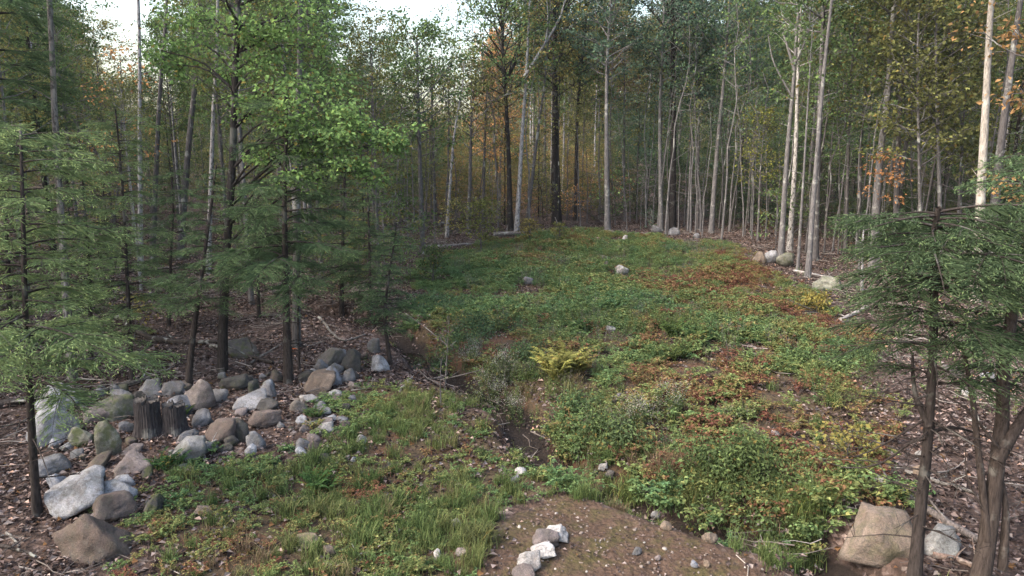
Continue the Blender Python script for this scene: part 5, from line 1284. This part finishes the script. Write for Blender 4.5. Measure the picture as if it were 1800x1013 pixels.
ROCKS = [
    ((68, 677, 142, 730), PALE_R, 'upper of two big pale boulders stacked behind the leaning hemlock', .2, HEAP),
    ((55, 716, 140, 784), PALE_R, 'lower of two big pale boulders stacked behind the leaning hemlock', .1, HEAP),
    ((124, 750, 170, 788), LICH_R, 'round pale boulder with green lichen left of the egg shaped one', .8, HEAP),
    ((172, 741, 215, 808), LICH_R, 'upright egg shaped boulder spotted with yellow lichen', .7, HEAP),
    ((150, 709, 204, 745), PINK_R, 'rounded pinkish boulder left of the tall stumps', .2, HEAP),
    ((176, 697, 240, 742), LICH_R, 'long lichen grey boulder touching the left stump', .6, HEAP),
    ((198, 687, 231, 703), GREY_R, 'low grey rock above the long lichen grey boulder', .3, HEAP),
    ((244, 669, 287, 703), GREY_R, 'round grey boulder behind the left stump', .2, HEAP),
    ((286, 671, 325, 699), GREY_R, 'wedge shaped grey boulder left of the thin leaning hemlock', .1, HEAP),
    ((290, 696, 346, 737), BLUE_R, 'smooth bluish boulder just behind the right stump', 0, HEAP),
    ((328, 668, 379, 727), (0.25, 0.21, 0.20), 'tall brown grey boulder right of the thin leaning hemlock', .1, HEAP),
    ((374, 684, 402, 710), GREY_R, 'knobby grey rock joined to the tall brown grey boulder', 0, HEAP),
    ((338, 720, 375, 752), GREY_R, 'slanting slab of grey rock right of the stumps', 0, HEAP),
    ((362, 738, 418, 786), BROWN_R, 'squarish brown boulder in the middle of the heap', 0, HEAP),
    ((416, 741, 438, 780), DARK_R, 'dark rock against the right side of the squarish brown boulder', .2, HEAP),
    ((312, 757, 350, 779), GREY_R, 'low grey rock below the right stump', 0, HEAP),
    ((304, 774, 364, 817), (0.22, 0.22, 0.23), 'broad grey boulder at the front middle of the heap', .2, HEAP),
    ((390, 661, 442, 689), DARK_R, 'dark rounded boulder at the top of the heap', .2, HEAP),
    ((436, 672, 456, 698), DARK_R, 'brown rock between the dark rounded boulder and the tilted block', .3, HEAP),
    ((460, 675, 488, 705), GREY_R, 'tilted grey block left of the straight hemlock trunk', 0, HEAP),
    ((410, 691, 472, 726), PALE_R, 'broad pale tilted slab near the top right of the heap', 0, HEAP),
    ((452, 702, 491, 727), DARK_R, 'dark rock under the right tip of the pale tilted slab', .1, HEAP),
    ((437, 722, 497, 755), BROWN_R, 'long brown block at the right end of the heap', 0, HEAP),
    ((434, 760, 468, 795), GREY_R, 'grey rock with white blotches below the long brown block', .1, HEAP),
    ((431, 782, 452, 806), PALE_R, 'small pale upright stone at the front right of the heap', 0, HEAP),
    ((412, 718, 436, 734), PINK_R, 'small pinkish rock below the pale tilted slab', 0, HEAP),
    ((376, 740, 390, 752), GREY_R, 'little grey rock above the squarish brown boulder', 0, HEAP),
    ((384, 781, 410, 795), DARK_R, 'dark flat rock under the squarish brown boulder', .2, HEAP),
    ((350, 690, 372, 704), DARK_R, 'dark rock tucked behind the tall brown grey boulder', .2, HEAP),
    ((65, 804, 124, 840), GREY_R, 'flat grey slab left of the front pale boulders', .1, HEAP),
    ((88, 832, 127, 871), BLUE_R, 'angular bluish block below the flat grey slab', 0, HEAP),
    ((90, 844, 190, 917), PALE_R, 'largest pale boulder at the front left, whitish top', .1, HEAP),
    ((184, 850, 243, 890), PALE_R, 'smooth pale boulder leaning on the largest pale one', .15, HEAP),
    ((170, 871, 242, 923), BROWN_R, 'brown boulder wedged under the two front pale boulders', .1, HEAP),
    ((155, 894, 197, 924), PINK_R, 'pinkish rock resting on the big brown front boulder', 0, HEAP),
    ((107, 904, 240, 997), (0.115, 0.086, 0.076), 'biggest brown boulder at the lower left front', .1, HEAP),
    ((204, 836, 237, 857), PALE_R, 'small smooth pale stone above the front pale boulders', 0, HEAP),
    ((204, 797, 270, 837), PINK_R, 'wide pinkish grey boulder below the egg shaped one', .1, HEAP),
    ((214, 780, 252, 800), PINK_R, 'thin pinkish slab behind the wide pinkish grey boulder', 0, HEAP),
    ((150, 802, 200, 832), (0.15, 0.115, 0.10), 'dark brown angular slab left of the wide pinkish boulder', .2, HEAP),
    ((255, 867, 293, 907), DARK_R, 'dark mossy boulder alone right of the front pale boulders', .6, HEAP),
    ((250, 824, 270, 846), DARK_R, 'small dark green rock below the wide pinkish boulder', .6, HEAP),
    ((160, 829, 186, 848), DARK_R, 'small shaded rock between the brown slab and largest pale boulder', .2, HEAP),
    ((310, 816, 330, 827), PALE_R, 'small flat pale stone in the ferns before the heap', 0, HEAP),
    ((340, 889, 383, 911), TAN_R, 'low tan stone alone in the meadow right of the heap', 0, None),
    ((534, 655, 593, 695), (0.17, 0.13, 0.105), 'largest brown boulder right of the straight hemlock', 0, RIMG),
    ((568, 645, 602, 682), BLUE_R, 'bluish rock behind the largest brown boulder by the hemlock', 0, RIMG),
    ((575, 637, 606, 661), GREY_R, 'grey rock topping the group by the hemlock', .1, RIMG),
    ((552, 632, 579, 655), GREY_R, 'small grey peak of rock at the left of the hemlock group', .1, RIMG),
    ((524, 653, 557, 674), DARK_R, 'dark rock between the hemlock trunk and the brown boulder', .2, RIMG),
    ((556, 615, 608, 647), (0.16, 0.14, 0.13), 'broad dark brown rock at the back of the hemlock group', .2, RIMG),
    ((600, 616, 636, 657), DARK_R, 'tall dark rock at the right back of the hemlock group', .2, RIMG),
    ((600, 650, 626, 676), GREY_R, 'pointed grey rock at the right of the hemlock group', .1, RIMG),
    ((652, 624, 686, 657), PALE_R, 'pale rock at the foot of the crooked hemlock sapling', .1, RIMG),
    ((645, 596, 669, 622), GREY_R, 'grey rock uphill of the crooked hemlock sapling', .2, RIMG),
    ((400, 598, 455, 632), DARK_R, 'large dark mossy boulder in the leaves behind the maple trunk', .5, RIMG),
    ((560, 693, 578, 703), GREY_R, 'small grey stone under the largest brown hemlock boulder', 0, RIMG),
    ((527, 697, 561, 711), WHITE_R, 'flat white stone at the top of the tipped stones', 0, SMALL),
    ((509, 702, 541, 727), (0.24, 0.21, 0.19), 'brown grey stone at the top left of the tipped stones', 0, SMALL),
    ((553, 713, 583, 733), WHITE_R, 'upper bright white stone of the tipped stones', 0, SMALL),
    ((540, 725, 569, 741), (0.15, 0.115, 0.105), 'dark brown stone under the upper bright white one', 0, SMALL),
    ((554, 745, 588, 767), WHITE_R, 'lower bright white stone of the tipped stones', 0, SMALL),
    ((519, 732, 541, 749), PALE_R, 'pale stone at the left of the tipped stones', 0, SMALL),
    ((526, 746, 547, 761), PINK_R, 'pinkish white stone at the lower left of the tipped stones', 0, SMALL),
    ((575, 730, 593, 744), PALE_R, 'small pale stone right of the upper bright white one', 0, SMALL),
    ((590, 733, 613, 743), GREY_R, 'thin flat stone at the right tip of the tipped stones', 0, SMALL),
    ((601, 739, 616, 757), BROWN_R, 'small brown stone at the right end of the tipped stones', 0, SMALL),
    ((564, 736, 586, 751), PINK_R, 'small pinkish stone between the two bright white ones', 0, SMALL),
    ((543, 741, 556, 752), GREY_R, 'little grey stone in the hollow of the tipped stones', 0, SMALL),
    ((519, 771, 546, 792), GREY_R, 'dark grey oval stone in the trailing trio', 0, SMALL),
    ((540, 762, 564, 784), PINK_R, 'brownish pink stone above the trailing trio', 0, SMALL),
    ((540, 778, 563, 804), BROWN_R, 'upright brown stone in the trailing trio', 0, SMALL),
    ((519, 786, 540, 805), PALE_R, 'pale small stone at the left of the trailing trio', 0, SMALL),
    ((561, 799, 584, 816), DARK_R, 'dark low stone right of the trailing trio', .2, SMALL),
    ((627, 766, 645, 782), WHITE_R, 'single white stone in the grass right of the tipped stones', 0, None),
    ((604, 803, 616, 813), PINK_R, 'left of two small stones side by side in the meadow', 0, None),
    ((616, 805, 627, 814), PALE_R, 'right of two small stones side by side in the meadow', 0, None),
    ((660, 880, 682, 894), GREY_R, 'grey stone half sunk in the middle of the meadow', 0, None),
    ((792, 916, 812, 930), WHITE_R, 'cream stone where meadow turns to bare dirt', 0, None),
    ((762, 967, 775, 983), WHITE_R, 'upright white stone at the bottom of the meadow', 0, None),
    ((800, 970, 821, 981), PINK_R, 'flat pinkish stone at the bottom of the meadow', 0, None),
    ((568, 963, 591, 980), TAN_R, 'tan stone near the bottom beside the pale stick', 0, None),
    ((522, 946, 562, 968), (0.26, 0.21, 0.15), 'low brown mossy rock near the bottom left of the meadow', .5, None),
    ((529, 992, 545, 1005), TAN_R, 'small tan stone at the bottom left of the meadow', 0, None),
    ((904, 824, 926, 837), WHITE_R, 'white stone in the long grass left of the ditch', 0, None),
    ((896, 838, 913, 850), GREY_R, 'grey stone below the white one in the long grass', 0, None),
    ((953, 926, 1000, 957), WHITE_R, 'uppermost white stone of the line on the dirt', 0, 'white stones in a line on the dirt'),
    ((934, 942, 984, 968), PINK_R, 'pinkish stone against the uppermost white one on the dirt', 0, 'white stones in a line on the dirt'),
    ((931, 962, 979, 987), WHITE_R, 'second white stone down the line on the dirt', 0, 'white stones in a line on the dirt'),
    ((908, 974, 952, 1010), WHITE_R, 'rounded white stone low in the line on the dirt', 0, 'white stones in a line on the dirt'),
    ((898, 1001, 942, 1026), PINK_R, 'stone cut by the bottom edge at the end of the line', 0, 'white stones in a line on the dirt'),
    ((1051, 819, 1068, 835), WHITE_R, 'white block lying in the dark ditch', 0, None),
    ((1040, 830, 1052, 840), DARK_R, 'dark wet stone left of the white block in the ditch', 0, None),
    ((1062, 835, 1080, 848), DARK_R, 'dark wet stone below the white block in the ditch', 0, None),
    ((1125, 862, 1155, 880), DARK_R, 'dark low rock in the ditch bed', .3, None),
    ((1143, 905, 1162, 919), PALE_R, 'pale stone at the edge of the dirt by the ditch', 0, None),
    ((1160, 919, 1182, 934), TAN_R, 'tan stone just below the pale one by the ditch', 0, None),
    ((1232, 936, 1262, 955), TAN_R, 'largest tan rock on the right rim of the dirt', 0, None),
    ((1213, 988, 1228, 1001), BLUE_R, 'bluish pebble near the bottom of the dirt', 0, None),
    ((1236, 988, 1248, 999), TAN_R, 'tan round pebble right of the bluish one', 0, None),
    ((1150, 977, 1162, 987), PINK_R, 'pinkish pebble in the middle of the dirt', 0, None),
    ((1110, 968, 1128, 978), GREY_R, 'flat grey pebble left of the pinkish one on the dirt', 0, None),
    ((1070, 695, 1092, 715), (0.17, 0.15, 0.16), 'dull purple grey rock in the brambles below the yellowing fern', 0, None),
    ((1077, 469, 1106, 485), WHITE_R, 'bright white boulder in the upper middle of the clearing', 0, None),
    ((919, 489, 938, 502), GREY_R, 'grey block in the upper left of the clearing', 0, None),
    ((1052, 451, 1069, 460), PINK_R, 'pinkish stone above the bright white boulder', 0, None),
    ((1060, 461, 1072, 470), PINK_R, 'small stone just left above the bright white boulder', 0, None),
    ((1118, 531, 1139, 540), PALE_R, 'flat pale stone in mid clearing right of centre', 0, None),
    ((1153, 542, 1162, 549), WHITE_R, 'tiny white stone right of the flat pale stone', 0, None),
    ((1068, 565, 1086, 577), PINK_R, 'upper stone of the small pair in mid clearing', 0, None),
    ((1064, 574, 1083, 584), WHITE_R, 'lower white stone of the small pair in mid clearing', 0, None),
    ((932, 579, 946, 588), PALE_R, 'small pale stone in the left of the clearing', 0, None),
    ((1144, 399, 1162, 410), GREY_R, 'left of two grey boulders under the far trees', 0, None),
    ((1174, 403, 1196, 415), GREY_R, 'right of two grey boulders under the far trees', 0, None),
    ((1092, 416, 1103, 425), WHITE_R, 'small pale stone left of the two far boulders', 0, None),
    ((1042, 420, 1055, 431), BROWN_R, 'brown rock at the far edge left of the small pale stone', 0, None),
    ((1218, 412, 1230, 421), GREY_R, 'little grey rock right of the two far boulders', 0, None),
    ((1321, 447, 1347, 466), TAN_R, 'tan boulder, left of three at the right edge of the clearing', 0, None),
    ((1337, 445, 1366, 465), PALE_R, 'white and grey boulder, middle of three at the right edge', .1, None),
    ((1364, 449, 1395, 472), LICH_R, 'greenish grey boulder, right of three at the right edge', .4, None),
    ((1428, 487, 1478, 513), LICH_R, 'large grey boulder behind the yellow bush at the right edge', .3, None),
    ((1476, 914, 1612, 1008), (0.19, 0.15, 0.125), 'huge tan boulder at lower right beside the hemlock trunk', .25, None),
    ((1618, 929, 1682, 984), (0.27, 0.27, 0.27), 'angular whitish boulder right of the front hemlock trunk', .1, None),
    ((1603, 822, 1622, 842), TAN_R, 'pale stone standing in the leaves behind the hemlock trunk', 0, None),
    ((1608, 794, 1622, 803), WHITE_R, 'small white stone uphill behind the hemlock trunk', 0, None),
    ((1655, 652, 1690, 668), PINK_R, 'pinkish rock seen under the right hemlock crown', 0, None),
    ((1690, 690, 1712, 700), WHITE_R, 'white stone below the pinkish rock at right', 0, None),
    ((1722, 655, 1748, 672), PALE_R, 'pale rock near the right edge behind the forked trunk', 0, None),
    ((1355, 758, 1372, 770), PALE_R, 'small stone in the right part of the brambles', 0, None),
]
for i, (box, col, lab, moss, grp) in enumerate(ROCKS):
    w = box[2] - box[0]
    boulder(i, box, col, lab, moss, grp, 'boulder' if w > 26 else 'stone', 'boulder' if w > 26 else 'stone', 12.0 + (i * 37 % 100) / 4)

r_ = np.random.default_rng(77)
fill = [(150, 690, 230, 720), (90, 785, 200, 850), (230, 690, 330, 720), (320, 740, 440, 800), (380, 660, 500, 760), (200, 760, 330, 800), (500, 700, 620, 770), (540, 620, 640, 690), (420, 650, 530, 680)]
near_ = ['above the pinkish boulder', 'by the largest pale front boulder', 'behind the stumps', 'by the squarish brown boulder', 'by the pale tilted slab', 'in front of the stumps', 'among the tipped stones', 'in the hemlock rock group', 'by the dark rounded boulder']
cn_ = ['grey', 'dark', 'brown', 'pinkish', 'pale', 'blackish']; got_ = {}
for i in range(70):
    a, b_, c_, d_ = fill[i % len(fill)]
    x_, y_ = r_.uniform(a, c_), r_.uniform(b_, d_); w_ = r_.uniform(9, 27); h_ = w_ * r_.uniform(0.6, 0.9)
    ci_ = int(r_.integers(0, 6)); cw_ = cn_[ci_ if ci_ < 5 else 1]; sz_ = 'tiny' if w_ < 15 else ('small' if w_ < 21 else 'middling')
    ky_ = (cw_, sz_, i % len(fill)); got_[ky_] = got_.get(ky_, 0) + 1
    lab_ = '%s %s filler rock %s%s' % (sz_, cw_, near_[i % len(fill)], '' if got_[ky_] == 1 else ', another one')
    boulder(400 + i, (x_ - w_ / 2, y_ - h_, x_ + w_ / 2, y_), [GREY_R, DARK_R, BROWN_R, PINK_R, PALE_R, DARK_R][ci_], lab_, r_.uniform(0, 0.5), 'filler rocks between the boulders', 'stone', 'stone', 14.0)

# ------------------------------------------------------------------ stumps
def stump(px0, py0, px1, py1, label, cut):
    c = at((px0 + px1) / 2, py1); d = c[1] * math.cos(PITCH) + (CAM_H - c[2]) * math.sin(PITCH)
    R = (px1 - px0) / FPX * d / 2; Hh = (py1 - py0) / FPX * d * 0.98
    e = obj('tree_stump', None, loc=(c[0], c[1] + R * 0.8, c[2])); tag(e, label, 'stump', 'tall weathered stumps')
    a = np.linspace(0, 2 * math.pi, 121)[:-1]; hs = np.linspace(-0.12, 1, 14)
    ridge = 0.075 * np.abs(noise2(np.cos(a) * 9, np.sin(a) * 9, 5)) + 0.05 * np.abs(noise2(np.cos(a) * 20, np.sin(a) * 20, 8))
    V = []
    for k, h in enumerate(hs):
        rr = R * (0.84 + 0.30 * np.exp(-4.0 * max(h, 0)) * (1 + 0.35 * np.sin(a * 5 + 1)) - ridge + 0.02 * noise2(np.cos(a) * 9 + h * 2, np.sin(a) * 9, 9))
        zz = Hh * h + (0.10 * Hh * noise2(np.cos(a) * 6, np.sin(a) * 6, 4) if k == len(hs) - 1 else 0)
        V.append(np.column_stack([rr * np.cos(a), rr * np.sin(a), np.broadcast_to(zz, a.shape)]))
    V = np.concatenate(V); n = len(a)
    F = [[k * n + j, k * n + (j + 1) % n, (k + 1) * n + (j + 1) % n, (k + 1) * n + j] for k in range(len(hs) - 1) for j in range(n)]
    g = Geo(); g.add(V, F)
    obj('bark', g.mesh('bark', M['bark_dark'], False), e, color=(0.048, 0.042, 0.044))
    top = V[-n:].copy(); g = Geo(); rings = [top * [s, s, 1] + [0, 0, -0.015 - 0.02 * (s < 0.9)] for s in (0.985, 0.7, 0.35, 0.02)]
    W = np.concatenate(rings); F = [[k * n + j, k * n + (j + 1) % n, (k + 1) * n + (j + 1) % n, (k + 1) * n + j] for k in range(3) for j in range(n)]
    g.add(W, F); obj('cut_top', g.mesh('cut_top', M['bark_dark'], False), e, color=cut)
stump(227, 706, 278, 772, 'taller dark stump with ribbed bark, left of the two in the boulder heap', (0.10, 0.09, 0.085))
stump(277, 714, 323, 768, 'shorter dark stump with ribbed bark, right of the two in the heap', (0.075, 0.07, 0.07))

# ------------------------------------------------------------------ fallen logs and sticks
def log(pts, wpx, col, label, bark='bark', lift=0.0, name='fallen_log', cat='log', stubs=3, rag=0.1):
    Q = [at(*p) for p in pts]
    d = Q[0][1] * math.cos(PITCH) + (CAM_H - Q[0][2]) * math.sin(PITCH)
    r = wpx / FPX * d / 2
    P = smooth_path(np.array(Q), 12)
    P[:, 2] = np.maximum(P[:, 2], H(P[:, 0], P[:, 1])) + r * 0.7 + lift
    P[:, :2] += rng.normal(scale=r * 0.25, size=(12, 2))
    o = P[0].copy(); g = Geo()
    tube(g, P - o, np.linspace(r, r * 0.62, 12), 9, caps=True, rough=rag)
    for _ in range(stubs):
        k = int(rng.integers(2, 11)); dr = norm(np.array([rng.normal(), rng.normal(), rng.uniform(0.2, 1.2)])); L = rng.uniform(4, 10) * r
        tube(g, np.array([P[k] - o, P[k] - o + dr * L * 0.5, P[k] - o + dr * L + [0, 0, -0.1 * L]]), np.array([0.3, 0.22, 0.1]) * r, 5)
    e = obj(name, g.mesh(name, M[bark]), loc=o, color=col); tag(e, label, cat, 'fallen logs and sticks')
LG, LP, LD = (0.16, 0.145, 0.135), (0.34, 0.31, 0.30), (0.055, 0.046, 0.042)
log([(745, 437), (790, 434), (832, 431)], 6, (0.22, 0.20, 0.19), 'pale grey log at the left corner of the far edge')
log([(868, 415), (930, 412), (994, 409)], 8, LG, 'long grey log behind the yellow sapling at the far edge')
log([(690, 398), (740, 385), (800, 372)], 5, LD, 'thin dark log propped behind the pale grey log')
log([(772, 398), (830, 380), (885, 364)], 7, LG, 'log lying deeper in the wood behind the leaning white birch')
log([(1478, 565), (1500, 555), (1524, 542)], 8, LP, 'short pale log in bare leaves left of the front hemlock crown')
log([(1470, 572), (1490, 566), (1508, 569)], 5, LG, 'small grey stick below the short pale log')
log([(1532, 842), (1625, 900), (1728, 962)], 17, (0.15, 0.13, 0.125), 'long dark log slanting behind the front hemlock trunk')
log([(1640, 980), (1690, 990), (1735, 1010)], 13, (0.24, 0.17, 0.14), 'reddish log at the foot of the forked trunk')
log([(1590, 832), (1650, 850), (1712, 868)], 9, LG, 'grey log in the leaves above the long dark one')
log([(1500, 852), (1560, 868), (1620, 880)], 6, LD, 'dark stick across the left end of the long dark log', name='fallen_branch', cat='branch')
log([(205, 560), (260, 596), (330, 606), (405, 606)], 11, LD, 'dark curved fallen log behind the leaning hemlock at left')
log([(370, 610), (430, 628), (480, 640)], 9, LD, 'dark log end right of the curved fallen one', )
log([(-20, 722), (30, 712), (80, 700)], 18, LD, 'thick dark log cut by the left edge')
log([(140, 706), (190, 690), (262, 668)], 12, (0.09, 0.08, 0.072), 'old rotting log behind the pinkish boulder')
log([(590, 1000), (625, 982), (662, 967)], 7, LP, 'pale split stick at the bottom of the meadow', name='fallen_branch', cat='branch')
log([(328, 974), (348, 990), (372, 1006)], 5, LG, 'thin grey stick at the bottom left of the meadow', name='fallen_branch', cat='branch')
log([(0, 962), (30, 968), (62, 980)], 7, LD, 'dark stick by the left edge below the boulder heap', name='fallen_branch', cat='branch')
log([(12, 938), (24, 950), (34, 962)], 5, LG, 'short stick above the dark one by the left edge', name='fallen_branch', cat='branch')
log([(702, 690), (712, 678), (727, 662)], 5, LP, 'pale stick standing out on bare soil behind the meadow', name='fallen_branch', cat='branch')
log([(1395, 478), (1430, 484), (1468, 492)], 5, LP, 'thin pale log among the right edge tree cluster')
log([(1232, 818), (1238, 808), (1246, 797)], 8, (0.5, 0.48, 0.47), 'short white chunk of wood on the red leaved bank', stubs=0)
log([(440, 640), (475, 618), (510, 598)], 4, LG, 'thin branch in the leaves left of the taped trunk', name='fallen_branch', cat='branch')
log([(355, 800), (368, 790), (382, 782)], 5, LP, 'bleached stick propped on the front of the heap', name='fallen_branch', cat='branch', lift=0.08)
log([(1210, 895), (1240, 905), (1262, 922)], 7, LD, 'dark root arching over the ditch', name='fallen_branch', cat='branch', lift=0.05)
log([(1330, 930), (1350, 918), (1372, 912)], 5, LP, 'bleached branch at the right end of the ditch', name='fallen_branch', cat='branch', lift=0.05)
log([(560, 560), (600, 600), (640, 590)], 5, LG, 'grey branch behind the rocks by the taped trunk', name='fallen_branch', cat='branch')
log([(1700, 740), (1740, 760), (1790, 770)], 7, LG, 'grey log partly hidden by the forked trunk')
log([(1000, 350), (1030, 378), (1068, 404)], 5, LD, 'dark branch fallen against the pale straight trunk', name='fallen_branch', cat='branch', lift=0.2)
log([(815, 712), (845, 715), (872, 722)], 8, LG, 'grey driftwood on the near bank behind the meadow')

# ------------------------------------------------------------------ the air: thin bluish haze round the whole place
def build_haze():
    x0, x1, y0, y1, z0, z1 = -950.0, 950.0, -62.0, 910.0, -2.5, 40.0
    v = [(x, y, z) for z in (z0, z1) for y in (y0, y1) for x in (x0, x1)]
    g = Geo(); g.add(np.array(v), [[0, 2, 3, 1], [4, 5, 7, 6], [0, 1, 5, 4], [2, 6, 7, 3], [0, 4, 6, 2], [1, 3, 7, 5]])
    k = NT('haze_air')
    pv = k.n('VolumePrincipled', {'Density': 0.0002, 'Color': (0.86, 0.92, 1.0, 1), 'Anisotropy': 0.2})
    o = k.n('OutputMaterial'); k.t.links.new(pv.outputs[0], o.inputs['Volume'])
    tag(obj('haze', g.mesh('haze', k.m, False)), 'thin bluish haze in the air', kind='stuff')
build_haze()
